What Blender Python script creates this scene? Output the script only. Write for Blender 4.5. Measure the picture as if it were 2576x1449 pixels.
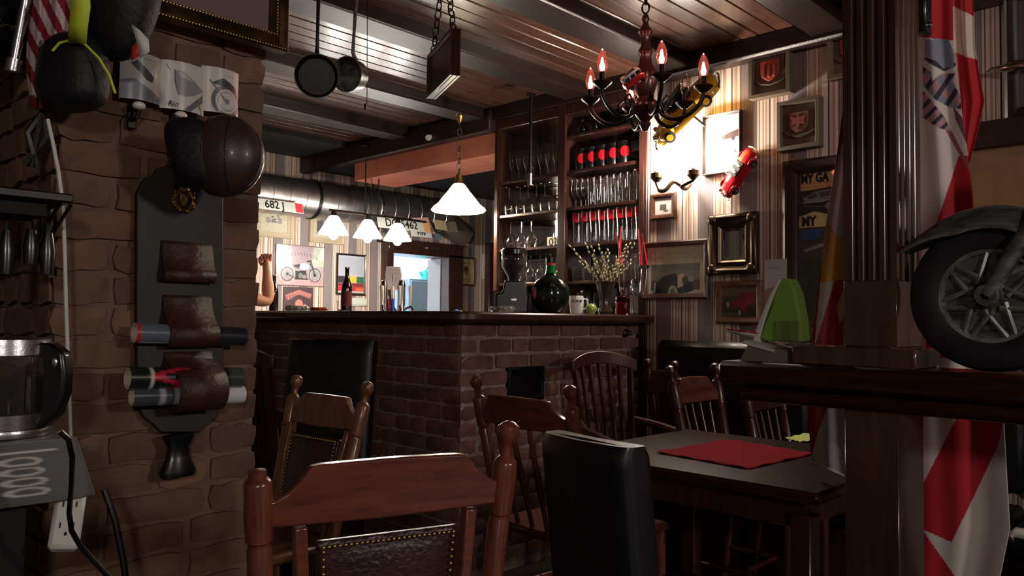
import bpy, math, random
import numpy as np
from mathutils import Vector, Matrix
random.seed(7); RNG = np.random.RandomState(7)
for o in list(bpy.data.objects): bpy.data.objects.remove(o)
SC = bpy.context.scene; COL = SC.collection
# ------------------------------------------------------------------ camera, world, exposure
F = 1980.0; AZ = math.radians(44); PT = math.radians(2.3); RL = 0.0125; EYE = 1.18
_fw = Vector((math.cos(AZ)*math.cos(PT), math.sin(AZ)*math.cos(PT), math.sin(PT)))
_rt = Vector((math.sin(AZ), -math.cos(AZ), 0)); _up = _rt.cross(_fw)
_rt, _up = _rt*math.cos(RL)+_up*math.sin(RL), _up*math.cos(RL)-_rt*math.sin(RL)
CAM = Vector((0, 0, EYE))
cd = bpy.data.cameras.new('camera'); cd.sensor_width = 36; cd.lens = F/2576*36; cd.clip_start = .02
co = bpy.data.objects.new('camera', cd); COL.objects.link(co)
co.matrix_world = Matrix(((_rt.x, _up.x, -_fw.x, 0), (_rt.y, _up.y, -_fw.y, 0), (_rt.z, _up.z, -_fw.z, EYE), (0, 0, 0, 1)))
SC.camera = co
W = bpy.data.worlds.new('room_ambience'); SC.world = W; W.use_nodes = True
W.node_tree.nodes['Background'].inputs[0].default_value = (1, .84, .82, 1)
W.node_tree.nodes['Background'].inputs[1].default_value = .030
SC.view_settings.view_transform = 'Standard'; SC.view_settings.look = 'None'
SC.view_settings.exposure = 1.1; SC.view_settings.gamma = 1.0; SC.view_settings.use_curve_mapping = False

def lamp(name, kind, loc, power, col, size=.03, rot=None, parent=None, sy=None):
    l = bpy.data.lights.new(name, kind); l.energy = power; l.color = col
    if kind == 'AREA':
        l.size = size
        if sy: l.shape = 'RECTANGLE'; l.size_y = sy
    elif kind == 'SPOT':
        l.shadow_soft_size = size; l.spot_size = math.radians(150); l.spot_blend = .6
    else: l.shadow_soft_size = size
    o = bpy.data.objects.new(name, l); COL.objects.link(o); o.location = loc
    if rot: o.rotation_euler = rot
    if parent: o.parent = parent
    return o
WARM = (1, .78, .52); WHITE = (1, .93, .84); COOL = (.86, .92, 1)
# unseen lamps added behind the camera as fill for the foreground
lamp('rear_fill_light', 'POINT', (-2.0, -3.4, 2.35), 88, (1, .86, .79), .22)
lamp('right_fill_light', 'POINT', (2.0, -3.8, 2.35), 92, (1, .88, .82), .22)
# kitchen ceiling lamp behind the doorway
lamp('kitchen_light', 'AREA', (5.2, 7.7, 2.5), 560, COOL, 1.2, (0, 0, 0), sy=1.0)

# ------------------------------------------------------------------ pixel -> place on a known surface
def ray(px, py): return _fw + _rt*((px-1288)/F) - _up*((py-724.5)/F)
def pu(px, py, k): d = ray(px, py); return CAM + d*(k/d.x)
def pv(px, py, k): d = ray(px, py); return CAM + d*(k/d.y)
def pz(px, py, k): d = ray(px, py); return CAM + d*((k-EYE)/d.z)
def pZ(px, py, k): return CAM + ray(px, py)*k
UW, VB, VP = 3.75, 6.2, 1.96
# ------------------------------------------------------------------ materials
def lin(c):
    if max(c) <= 1.0: return tuple(c[:3])
    return tuple((x/255/12.92 if x/255 <= .04045 else ((x/255+.055)/1.055)**2.4) for x in c[:3])
def _new(name):
    m = bpy.data.materials.new(name); m.use_nodes = True; nt = m.node_tree
    return m, nt, nt.nodes, nt.links, nt.nodes['Principled BSDF']
def mat(name, col, rough=.5, metal=0, n=None, bump=0, bs=60, rnd=None, emit=None, es=0, coat=0, spec=.5, alpha=1, sheen=0, bv=(1, 1, 1)):
    m, nt, N, L, b = _new(name); c = (*lin(col), 1)
    b.inputs['Base Color'].default_value = c; b.inputs['Roughness'].default_value = rough
    b.inputs['Metallic'].default_value = metal; b.inputs['Coat Weight'].default_value = coat
    b.inputs['Specular IOR Level'].default_value = spec; b.inputs['Coat Roughness'].default_value = .12
    b.inputs['Sheen Weight'].default_value = sheen
    src = None; tc = None
    if n or bump: tc = N.new('ShaderNodeTexCoord')
    if rnd:
        oi = N.new('ShaderNodeObjectInfo'); cr = N.new('ShaderNodeValToRGB'); cr.color_ramp.interpolation = 'LINEAR'
        e = cr.color_ramp.elements; e[0].color = (*lin(rnd[0]), 1); e[1].color = (*lin(rnd[-1]), 1)
        for i, q in enumerate(rnd[1:-1]): k = e.new((i+1)/(len(rnd)-1)); k.color = (*lin(q), 1)
        L.new(oi.outputs['Random'], cr.inputs[0]); src = cr.outputs[0]
    if n:
        sc, col2, st = n
        mp = N.new('ShaderNodeMapping'); mp.inputs['Scale'].default_value = st
        L.new(tc.outputs['Object'], mp.inputs[0])
        if rnd:
            ad = N.new('ShaderNodeVectorMath'); ad.operation = 'ADD'; cx = N.new('ShaderNodeCombineXYZ')
            mu = N.new('ShaderNodeMath'); mu.operation = 'MULTIPLY'; mu.inputs[1].default_value = 37
            L.new(oi.outputs['Random'], mu.inputs[0]); L.new(mu.outputs[0], cx.inputs[0]); L.new(mu.outputs[0], cx.inputs[1])
            L.new(mp.outputs[0], ad.inputs[0]); L.new(cx.outputs[0], ad.inputs[1]); vec = ad.outputs[0]
        else: vec = mp.outputs[0]
        t = N.new('ShaderNodeTexNoise'); t.inputs['Scale'].default_value = sc; t.inputs['Detail'].default_value = 5
        t.inputs['Distortion'].default_value = .6; L.new(vec, t.inputs['Vector'])
        rp = N.new('ShaderNodeMapRange'); rp.inputs[1].default_value = .3; rp.inputs[2].default_value = .7; L.new(t.outputs[0], rp.inputs[0])
        mx = N.new('ShaderNodeMix'); mx.data_type = 'RGBA'; L.new(rp.outputs[0], mx.inputs['Factor'])
        mx.inputs['A'].default_value = c; mx.inputs['B'].default_value = (*lin(col2), 1)
        if src: 
            L.new(src, mx.inputs['A'])
            mm = N.new('ShaderNodeMix'); mm.data_type = 'RGBA'; mm.blend_type = 'MULTIPLY'; mm.inputs['Factor'].default_value = 1
            mm.inputs['B'].default_value = (.55, .5, .47, 1); L.new(src, mm.inputs['A']); L.new(mm.outputs['Result'], mx.inputs['B'])
        src = mx.outputs['Result']
    if src: L.new(src, b.inputs['Base Color'])
    if bump:
        t2 = N.new('ShaderNodeTexNoise'); t2.inputs['Scale'].default_value = bs; t2.inputs['Detail'].default_value = 4
        mp2 = N.new('ShaderNodeMapping'); mp2.inputs['Scale'].default_value = bv; L.new(tc.outputs['Object'], mp2.inputs[0]); L.new(mp2.outputs[0], t2.inputs['Vector'])
        bp = N.new('ShaderNodeBump'); bp.inputs['Strength'].default_value = bump; bp.inputs['Distance'].default_value = .01
        L.new(t2.outputs[0], bp.inputs['Height']); L.new(bp.outputs[0], b.inputs['Normal'])
    if emit: b.inputs['Emission Color'].default_value = (*lin(emit), 1); b.inputs['Emission Strength'].default_value = es
    return m
def glass(name, tint=(1, 1, 1), refl=.09, rough=.02, glow=None):
    """thin clear glass: fresnel mix of a tinted see-through and a mirror gloss"""
    m, nt, N, L, b = _new(name); N.remove(b)
    out = [x for x in N if x.type == 'OUTPUT_MATERIAL'][0]
    tr = N.new('ShaderNodeBsdfTransparent'); tr.inputs[0].default_value = (*tint, 1)
    gl = N.new('ShaderNodeBsdfGlossy'); gl.inputs['Roughness'].default_value = rough
    lw = N.new('ShaderNodeLayerWeight'); lw.inputs[0].default_value = .35
    mr = N.new('ShaderNodeMapRange'); mr.inputs[3].default_value = refl*.5; mr.inputs[4].default_value = min(1, refl*7)
    L.new(lw.outputs['Facing'], mr.inputs[0])
    mx = N.new('ShaderNodeMixShader'); L.new(mr.outputs[0], mx.inputs[0]); L.new(tr.outputs[0], mx.inputs[1]); L.new(gl.outputs[0], mx.inputs[2])
    o_ = mx.outputs[0]
    if glow:
        em = N.new('ShaderNodeEmission'); em.inputs[0].default_value = (*glow[0], 1); em.inputs[1].default_value = glow[1]
        ad = N.new('ShaderNodeAddShader'); L.new(o_, ad.inputs[0]); L.new(em.outputs[0], ad.inputs[1]); o_ = ad.outputs[0]
    L.new(o_, out.inputs[0]); return m
def printed(name, rough=.5, coat=0):
    m, nt, N, L, b = _new(name); a = N.new('ShaderNodeVertexColor'); a.layer_name = 'Col'
    L.new(a.outputs[0], b.inputs['Base Color']); b.inputs['Roughness'].default_value = rough; b.inputs['Coat Weight'].default_value = coat
    return m
def wallpaper(name, axis, sign, off):
    m, nt, N, L, b = _new(name)
    tc = N.new('ShaderNodeTexCoord'); sp = N.new('ShaderNodeSeparateXYZ'); L.new(tc.outputs['Object'], sp.inputs[0])
    a = N.new('ShaderNodeMath'); a.operation = 'MULTIPLY_ADD'; a.inputs[1].default_value = sign/.51; a.inputs[2].default_value = off/.51
    L.new(sp.outputs[axis], a.inputs[0])
    fr = N.new('ShaderNodeMath'); fr.operation = 'FRACT'; L.new(a.outputs[0], fr.inputs[0])
    cr = N.new('ShaderNodeValToRGB'); cr.color_ramp.interpolation = 'CONSTANT'; L.new(fr.outputs[0], cr.inputs[0])
    g, c, t, d, k, w = (150, 140, 138), (208, 196, 186), (172, 142, 118), (124, 98, 84), (38, 30, 28), (192, 172, 156)
    st = [(0, g), (.085, c), (.093, d), (.098, c), (.112, t), (.123, c), (.130, d), (.134, w), (.151, k), (.1555, c), (.172, t), (.184, c), (.191, d), (.196, t), (.212, c), (.222, d), (.226, w), (.243, c), (.25, g),
          (.345, c), (.353, d), (.358, w), (.38, t), (.392, c), (.401, d), (.405, t), (.42, c), (.45, k), (.4545, w), (.472, t), (.484, c), (.498, d)]
    e = cr.color_ramp.elements
    while len(e) > 1: e.remove(e[-1])
    for i, (p, q) in enumerate(st):
        x = e[0] if i == 0 else e.new(p/.51)
        x.position = p/.51; x.color = (*lin(q), 0.0 if q is g else 1.0)
    a2 = N.new('ShaderNodeMath'); a2.operation = 'MULTIPLY'; a2.inputs[1].default_value = 80; L.new(a.outputs[0], a2.inputs[0])
    f2 = N.new('ShaderNodeMath'); f2.operation = 'FRACT'; L.new(a2.outputs[0], f2.inputs[0])
    gt = N.new('ShaderNodeMath'); gt.operation = 'GREATER_THAN'; gt.inputs[1].default_value = .62; L.new(f2.outputs[0], gt.inputs[0])
    inv = N.new('ShaderNodeMath'); inv.operation = 'SUBTRACT'; inv.inputs[0].default_value = 1; L.new(cr.outputs[1], inv.inputs[1])
    pr = N.new('ShaderNodeMath'); pr.operation = 'MULTIPLY'; L.new(gt.outputs[0], pr.inputs[0]); L.new(inv.outputs[0], pr.inputs[1])
    mx = N.new('ShaderNodeMix'); mx.data_type = 'RGBA'; L.new(pr.outputs[0], mx.inputs['Factor']); L.new(cr.outputs[0], mx.inputs['A'])
    mx.inputs['B'].default_value = (*lin((88, 74, 72)), 1)
    L.new(mx.outputs['Result'], b.inputs['Base Color']); b.inputs['Roughness'].default_value = .72; b.inputs['Specular IOR Level'].default_value = .25
    return m
MT = {}
MT['plank'] = mat('lacquered_pine', (102, 68, 54), .27, n=(3.2, (70, 38, 24), (1.2, 14, 14)), rnd=[(104, 70, 56), (86, 56, 45), (114, 80, 64)], bump=.12, bs=30, bv=(1, 10, 10), coat=.25)
MT['beam'] = mat('dark_stained_beam', (44, 26, 20), .42, n=(4, (28, 17, 13), (1, 9, 9)), bump=.2, bs=25, bv=(1, 8, 8))
MT['darkwood'] = mat('dark_mahogany', (66, 37, 30), .30, n=(5, (42, 23, 19), (8, 8, 1)), coat=.3)
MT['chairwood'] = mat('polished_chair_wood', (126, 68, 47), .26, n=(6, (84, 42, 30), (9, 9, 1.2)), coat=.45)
MT['chairwood_x'] = mat('polished_rail_wood', (122, 64, 45), .26, n=(6, (86, 43, 31), (1.2, 9, 9)), coat=.45)
MT['chairdull'] = mat('brown_chair_wood', (128, 82, 50), .34, n=(6, (88, 54, 34), (9, 9, 1.2)), coat=.25)
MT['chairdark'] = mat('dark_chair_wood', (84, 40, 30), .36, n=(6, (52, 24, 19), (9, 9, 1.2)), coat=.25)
MT['column'] = mat('column_wood', (84, 56, 44), .22, n=(5, (54, 35, 28), (8, 8, .8)), coat=.6)
MT['railwood'] = mat('rail_wood', (60, 34, 22), .30, n=(6, (36, 20, 14), (9, 1, 9)), spec=.18)
MT['brick_bar'] = mat('bar_brick', (108, 72, 62), .85, rnd=[(122, 84, 74), (108, 73, 66), (132, 92, 80), (114, 82, 76)], n=(14, (84, 57, 50), (1, 1, 1)), bump=.5, bs=45)
MT['brick_pier'] = mat('pier_brick', (122, 92, 72), .88, rnd=[(122, 90, 68), (108, 80, 62), (134, 102, 78), (104, 78, 66)], n=(9, (84, 62, 48), (1, 1, 1)), bump=.6, bs=35)
MT['mortar_bar'] = mat('bar_mortar', (160, 138, 130), .95, n=(20, (124, 104, 98), (1, 1, 1)), bump=.4, bs=80)
MT['mortar_pier'] = mat('pier_mortar', (124, 98, 80), .95, n=(12, (96, 74, 60), (1, 1, 1)), bump=.5, bs=50)
MT['floor'] = mat('dark_floor', (40, 27, 21), .5, n=(3, (24, 16, 13), (1, 8, 1)))
MT['orange'] = mat('terracotta_paint', (194, 116, 90), .75, n=(5, (180, 96, 70), (1, 1, 1)))
MT['tealdark'] = mat('dark_teal_paint', (50, 60, 62), .8)
MT['darkceil'] = mat('dark_paint', (40, 42, 48), .8)
MT['white'] = mat('white_paint', (225, 228, 232), .6)
MT['fridge'] = mat('grey_blue_panel', (96, 124, 140), .5)
MT['tile'] = mat('grey_wall', (150, 150, 152), .5)
MT['wp_r'] = wallpaper('striped_wallpaper_right', 1, -1, 2.48)
MT['wp_b'] = wallpaper('striped_wallpaper_back', 0, 1, .12)
MT['print'] = printed('print_paper', .55)
MT['printgloss'] = printed('enamel_print', .25, .3)
MT['cloth'] = printed('flag_cloth', .85)
MT['gl'] = glass('clear_glass', (.97, .98, .98), .16, .04)
MT['pane'] = glass('picture_glass', (.98, .98, .98), .035, .04)
MT['greengl'] = glass('green_glass', (.05, .38, .12), .12)
MT['browngl'] = mat('brown_bottle_glass', (38, 22, 10), .08, coat=.5)
MT['amber'] = glass('amber_glass', (.75, .22, .06), .12)
MT['chrome'] = mat('chrome', (215, 215, 220), .12, 1)
MT['steel'] = mat('brushed_steel', (190, 190, 192), .28, 1, bump=.05, bs=200)
MT['duct'] = mat('galvanised_duct', (205, 200, 196), .38, 1, n=(6, (150, 145, 142), (1, 1, 1)))
MT['iron'] = mat('black_iron', (24, 22, 22), .4, .6)
MT['blackpl'] = mat('black_plastic', (14, 14, 16), .3, coat=.2)
MT['leather'] = mat('black_leather', (15, 16, 19), .40, bump=.10, bs=260, coat=.15)
MT['brownleather'] = mat('oxblood_leather', (58, 30, 28), .34, n=(9, (38, 19, 18), (1, 1, 1)), bump=.35, bs=90, coat=.2)
MT['capleather'] = mat('cap_leather', (62, 46, 42), .42, n=(8, (44, 32, 30), (1, 1, 1)), bump=.08, bs=120, coat=.1)
MT['strap'] = mat('rack_leather', (58, 30, 22), .55, bump=.3, bs=70)
MT['board'] = mat('rack_board', (36, 30, 27), .55, n=(6, (26, 21, 19), (6, 6, 1)))
MT['brass'] = mat('brass', (210, 172, 100), .36, 1)
MT['gold'] = mat('gilt', (170, 135, 78), .35, .9, n=(30, (60, 42, 26), (1, 1, 1)), bump=.6, bs=70)
MT['goldframe'] = mat('gilt_moulding', (116, 90, 58), .32, .8, n=(14, (48, 34, 24), (1, 1, 1)))
MT['bronze'] = mat('dark_bronze', (92, 78, 62), .34, .9)
MT['framebrown'] = mat('brown_frame', (84, 52, 36), .4, n=(8, (60, 36, 26), (6, 1, 6)), coat=.2)
MT['framedark'] = mat('dark_frame', (38, 26, 22), .4, coat=.2)
MT['frameoak'] = mat('oak_frame', (128, 90, 60), .5, n=(8, (98, 66, 44), (6, 1, 6)))
MT['framelight'] = mat('cream_frame', (186, 170, 140), .5)
MT['crestbox'] = mat('crest_box', (96, 82, 64), .7)
MT['mauve'] = mat('mauve_mount', (120, 100, 100), .8)
MT['cream'] = mat('cream_mount', (206, 192, 168), .8)
MT['mirror'] = mat('mirror', (205, 205, 205), .03, 1)
MT['red'] = mat('red_enamel', (176, 22, 34), .22, coat=.6)
MT['yellow'] = mat('yellow_enamel', (206, 158, 44), .24, coat=.6)
MT['redcloth'] = mat('red_paper_napkin', (150, 22, 36), .95, bump=.3, bs=300, spec=.1)
MT['greencloth'] = mat('green_napkin', (128, 164, 70), .9, bump=.25, bs=250)
MT['whitecloth'] = mat('white_napkin', (214, 212, 202), .9)
MT['candle'] = mat('red_wax', (190, 24, 40), .4)
MT['rubber'] = mat('black_rubber', (22, 23, 24), .55, n=(20, (34, 36, 37), (1, 1, 1)))
MT['agedmetal'] = mat('brushed_black_metal', (66, 68, 68), .36, .6, n=(16, (150, 152, 150), (1, 3, 3)))
MT['wheelmetal'] = mat('silvered_cast', (172, 176, 172), .42, .5, n=(22, (84, 88, 86), (1, 1, 1)))
MT['skin'] = mat('skin', (226, 160, 128), .5)
MT['shirt'] = mat('dark_shirt', (34, 36, 48), .85)
MT['trousers'] = mat('dark_trousers', (26, 27, 34), .9)
MT['hair'] = mat('dark_hair', (38, 26, 20), .6)
MT['hivis'] = mat('yellow_webbing', (198, 214, 60), .6)
MT['nylon'] = mat('black_nylon', (9, 10, 12), .6, bump=.3, bs=60)
MT['porcelain'] = mat('porcelain', (226, 220, 208), .18, coat=.4)
MT['offwhite'] = mat('white_plastic', (202, 204, 196), .45)
MT['cardboard'] = mat('grey_card', (120, 110, 100), .8)
MT['bulbw'] = mat('lit_bulb_warm', (255, 240, 210), .4, emit=(1.0, .86, .62), es=42)
MT['bulbc'] = mat('lit_bulb', (255, 250, 240), .4, emit=(1.0, .95, .88), es=28)
MT['shade'] = mat('opal_glass_shade', (250, 246, 240), .3, emit=(1.0, .95, .90), es=1.5)
MT['shadew'] = mat('frosted_glass_shade', (250, 240, 215), .3, emit=(1.0, .86, .58), es=1.0)
MT['flame'] = mat('red_filament', (255, 120, 90), .4, emit=(1.0, .30, .20), es=9)
MT['redgl'] = glass('red_tinted_bulb', (1.0, .55, .48), .12, glow=((1, .22, .16), .07))
MT['willow'] = mat('willow_catkin', (188, 178, 140), .9)
MT['twig'] = mat('twig', (70, 48, 32), .8)
MT['apple'] = mat('green_glaze', (142, 160, 82), .25, coat=.4)
MT['vase'] = mat('dark_glaze', (52, 42, 36), .2, coat=.5)
MT['leaf'] = mat('teal_plastic', (20, 160, 140), .4)
MT['greenplant'] = mat('plant_leaf', (46, 74, 40), .6)
MT['black'] = mat('matt_black', (10, 10, 10), .8)
MT['beans'] = mat('coffee_beans', (34, 24, 20), .6, bump=1, bs=160)
MT['hopper'] = glass('grinder_hopper', (.86, .86, .9), .10)
MT['mugwhite'] = mat('white_glaze', (222, 216, 210), .2, coat=.4)
MT['tan'] = mat('tan_plaster', (150, 116, 80), .8, n=(7, (128, 98, 66), (1, 1, 1)))
MT['plastic_clear'] = glass('clear_acrylic', (.93, .93, .86), .10)
# ------------------------------------------------------------------ mesh helpers
def rotZ(a): return Matrix.Rotation(a, 4, 'Z')
def T(x, y=None, z=None): return Matrix.Translation(Vector((x, y, z)) if y is not None else Vector(x))
def axes(X, Y, Z, o=(0, 0, 0)):
    return Matrix(((X[0], Y[0], Z[0], o[0]), (X[1], Y[1], Z[1], o[1]), (X[2], Y[2], Z[2], o[2]), (0, 0, 0, 1)))
def along(p0, p1):
    z = (Vector(p1)-Vector(p0)).normalized(); a = Vector((0, 0, 1)) if abs(z.z) < .95 else Vector((1, 0, 0))
    x = a.cross(z).normalized(); y = z.cross(x); return axes(x, y, z, p0)
class MB:
    def __init__(s): s.v = []; s.f = []; s.c = None
    def add(s, vs, fs, M=None):
        o = len(s.v)
        s.v += [tuple(M @ Vector(p)) for p in vs] if M is not None else [tuple(p) for p in vs]
        s.f += [tuple(i+o for i in f) for f in fs]; return s
    def box(s, c, d, M=None, b=0):
        x, y, z = d[0]/2, d[1]/2, d[2]/2
        m = T(*c) if M is None else M @ T(*c)
        if b <= 0:
            vs = [(i*x, j*y, k*z) for k in (-1, 1) for j in (-1, 1) for i in (-1, 1)]
            return s.add(vs, [(0, 2, 3, 1), (4, 5, 7, 6), (0, 1, 5, 4), (2, 6, 7, 3), (0, 4, 6, 2), (1, 3, 7, 5)], m)
        b = min(b, x*.95, y*.95, z*.95); vs = []; idx = {}
        for i in (-1, 1):
            for j in (-1, 1):
                for k in (-1, 1):
                    for a in range(3):
                        p = [i*(x-b), j*(y-b), k*(z-b)]; p[a] += (i, j, k)[a]*b
                        idx[i, j, k, a] = len(vs); vs.append(p)
        fs = []
        for a in range(3):
            e, g = [q for q in range(3) if q != a]
            for sg in (-1, 1):
                q = []
                for (m1, m2) in ((-1, -1), (1, -1), (1, 1), (-1, 1)):
                    t = [0, 0, 0]; t[a] = sg; t[e] = m1; t[g] = m2; q.append(idx[t[0], t[1], t[2], a])
                fs.append(q)
        for a in range(3):
            e, g = [q for q in range(3) if q != a]
            for m1 in (-1, 1):
                for m2 in (-1, 1):
                    t = [0, 0, 0]; t[e] = m1; t[g] = m2; q = []
                    for sg, w in ((-1, e), (1, e), (1, g), (-1, g)):
                        t[a] = sg; q.append(idx[t[0], t[1], t[2], w])
                    fs.append(q)
        for i in (-1, 1):
            for j in (-1, 1):
                for k in (-1, 1): fs.append([idx[i, j, k, a] for a in range(3)])
        for n_, f_ in enumerate(fs):
            A_, B_, C_ = (Vector(vs[q]) for q in f_[:3])
            if (B_-A_).cross(C_-A_).dot(A_+B_+C_) < 0: fs[n_] = f_[::-1]
        return s.add(vs, fs, m)
    def lathe(s, prof, n=20, M=None, arc=None):
        k = len(prof); vs = []; fs = []
        full = arc is None; nn = n if full else n+1
        for i in range(nn):
            a = 2*math.pi*i/n if full else arc[0]+(arc[1]-arc[0])*i/n
            for r, z in prof: vs.append((r*math.cos(a), r*math.sin(a), z))
        for i in range(n):
            j = (i+1) % nn
            for q in range(k-1): fs.append((i*k+q, j*k+q, j*k+q+1, i*k+q+1))
        return s.add(vs, fs, M)
    def cyl(s, p0, p1, r0, r1=None, n=14):
        r1 = r0 if r1 is None else r1; L = (Vector(p1)-Vector(p0)).length
        return s.lathe([(1e-5, 0), (r0, 0), (r1, L), (1e-5, L)], n, along(p0, p1))
    def sphere(s, c, r, n=14, m=9, sc=(1, 1, 1), M=None):
        pr = [(max(1e-5, r*math.sin(math.pi*i/m)), -r*math.cos(math.pi*i/m)) for i in range(m+1)]
        S = T(*c) @ Matrix.Diagonal((*sc, 1)); return s.lathe(pr, n, S if M is None else M @ S)
    def tube(s, pts, r, n=8, close=False):
        pts = [Vector(p) for p in pts]; N = len(pts); vs = []; fs = []
        rr = r if isinstance(r, (list, tuple)) else [r]*N; px = None
        for i, p in enumerate(pts):
            if close: t = pts[(i+1) % N]-pts[i-1]
            else: t = pts[min(i+1, N-1)]-pts[max(i-1, 0)]
            t.normalize()
            if px is None: a = Vector((0, 0, 1)) if abs(t.z) < .9 else Vector((1, 0, 0)); px = a.cross(t).normalized()
            else: px = (px-t*px.dot(t)).normalized()
            py = t.cross(px)
            for k in range(n):
                a = 2*math.pi*k/n; vs.append(p+(px*math.cos(a)+py*math.sin(a))*rr[i])
        for i in range(N if close else N-1):
            j = (i+1) % N
            for k in range(n): fs.append((i*n+k, i*n+(k+1) % n, j*n+(k+1) % n, j*n+k))
        if not close: fs += [tuple(range(n-1, -1, -1)), tuple((N-1)*n+k for k in range(n))]
        return s.add(vs, fs)
    def prism(s, out, y0, y1, M=None, yf=None):
        """outline in x,z pushed from y0 to y1 (yf bends it: y offset by x)"""
        n = len(out); g = yf or (lambda x, z: 0)
        vs = [(x, y0+g(x, z), z) for x, z in out]+[(x, y1+g(x, z), z) for x, z in out]
        fs = [(i, (i+1) % n, n+(i+1) % n, n+i) for i in range(n)]
        fs += [tuple(range(n-1, -1, -1)), tuple(range(n, 2*n))]
        return s.add(vs, fs, M)
    def strip(s, top, bot, y0, y1, M=None, yf=None):
        """solid between two poly-lines of equal length (x,z), bent by yf"""
        n = len(top); g = yf or (lambda x, z: 0); vs = []
        for y in (y0, y1): vs += [(x, y+g(x, z), z) for x, z in top]+[(x, y+g(x, z), z) for x, z in bot]
        fs = []
        for i in range(n-1):
            a, b, c, d = i, i+1, n+i+1, n+i
            fs += [(a, b, c, d), (2*n+d, 2*n+c, 2*n+b, 2*n+a), (a, 2*n+a, 2*n+b, b), (d, c, 2*n+c, 2*n+d)]
        fs += [(0, n, 3*n, 2*n), (n-1, 3*n-1, 4*n-1, 2*n-1)]
        return s.add(vs, fs, M)
    def grid(s, fn, nu, nv):
        vs = [fn(i/nu, j/nv) for j in range(nv+1) for i in range(nu+1)]; w = nu+1
        return s.add(vs, [(j*w+i, j*w+i+1, (j+1)*w+i+1, (j+1)*w+i) for j in range(nv) for i in range(nu)])
    def moulding(s, w, h, prof, M=None):
        vs = []; k = len(prof)
        for sx, sz in ((-1, -1), (1, -1), (1, 1), (-1, 1)):
            for i, y in prof: vs.append((sx*(w/2-i), y, sz*(h/2-i)))
        fs = [(c*k+q, ((c+1) % 4)*k+q, ((c+1) % 4)*k+(q+1) % k, c*k+(q+1) % k) for c in range(4) for q in range(k)]
        return s.add(vs, fs, M)
    def mesh(s, name, m, smooth=True, ang=40, cols=None):
        me = bpy.data.meshes.new(name); me.from_pydata(s.v, [], s.f); me.validate(); me.update()
        if m is not None: me.materials.append(m)
        if smooth:
            me.polygons.foreach_set('use_smooth', [True]*len(me.polygons)); me.set_sharp_from_angle(angle=math.radians(ang))
        if cols is not None:
            ca = me.color_attributes.new('Col', 'FLOAT_COLOR', 'POINT')
            a = np.ones((len(me.vertices), 4), np.float32); a[:, :3] = cols; ca.data.foreach_set('color', a.ravel())
        return me
    def build(s, name, m, parent=None, label=None, smooth=True, ang=40, cols=None, bev=0, kind=None):
        o = bpy.data.objects.new(name, s.mesh(name, MT[m] if isinstance(m, str) else m, smooth, ang, cols)); COL.objects.link(o)
        if parent: o.parent = parent
        if label: o['label'] = label
        if kind: o['kind'] = kind
        if bev:
            b = o.modifiers.new('edge', 'BEVEL'); b.width = bev; b.segments = 2; b.limit_method = 'ANGLE'; b.angle_limit = math.radians(35)
        return o
def tag(o, label, cat, group=None, kind=None):
    o['label'] = label; o['category'] = cat
    if group: o['group'] = group
    if kind: o['kind'] = kind
    return o
def thing(name, label, cat, loc=(0, 0, 0), rz=0, group=None, M=None):
    o = bpy.data.objects.new(name, None); COL.objects.link(o); o.empty_display_size = .05
    if M is not None: o.matrix_world = M
    else: o.location = loc; o.rotation_euler = (0, 0, rz)
    return tag(o, label, cat, group)
def struct(name, mb, m, label, cat, **k): return tag(mb.build(name, m, **k), label, cat, kind='structure')
def part(name, data, parent, M=None):
    o = bpy.data.objects.new(name, data); COL.objects.link(o); o.parent = parent
    if M is not None: o.matrix_local = M
    return o
def dup(root, label=None, group=None, M=None):
    r = root.copy(); COL.objects.link(r)
    if M is not None: r.matrix_world = M
    if label: r['label'] = label
    if group: r['group'] = group
    for ch in list(root.children):
        c = ch.copy(); COL.objects.link(c); c.parent = r
        for g in ch.children: d = g.copy(); COL.objects.link(d); d.parent = c
    return r
def solid(o, t=.0015):
    m = o.modifiers.new('thickness', 'SOLIDIFY'); m.thickness = t; m.offset = 0; return o
def text(s, size, m, parent, x, z, y, name='lettering', shear=0, sx=1, ext=.0006, M=None, align='CENTER', bold=0):
    c = bpy.data.curves.new(name, 'FONT'); c.body = s; c.size = size; c.align_x = align; c.align_y = 'CENTER'; c.extrude = ext; c.shear = shear; c.offset = bold
    c.resolution_u = 3
    o = bpy.data.objects.new(name, c); COL.objects.link(o)
    bpy.context.view_layer.update()
    me = bpy.data.meshes.new_from_object(o.evaluated_get(bpy.context.evaluated_depsgraph_get()))
    bpy.data.objects.remove(o); bpy.data.curves.remove(c)
    R = T(x, y, z) @ Matrix.Rotation(math.pi/2, 4, 'X') @ Matrix.Diagonal((sx, 1, 1, 1))
    me.transform(R if M is None else M @ R); me.materials.clear(); me.materials.append(MT[m])
    return part(name, me, parent)
def smooth(pts, n=6):
    P = [Vector(p) for p in pts]; r = []
    for i in range(len(P)-1):
        a, b, c, d = P[max(0, i-1)], P[i], P[i+1], P[min(len(P)-1, i+2)]
        for k in range(n):
            t = k/n; r.append(.5*((2*b)+(c-a)*t+(2*a-5*b+4*c-d)*t*t+(3*b-a-3*c+d)*t**3))
    return r+[P[-1]]
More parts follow.
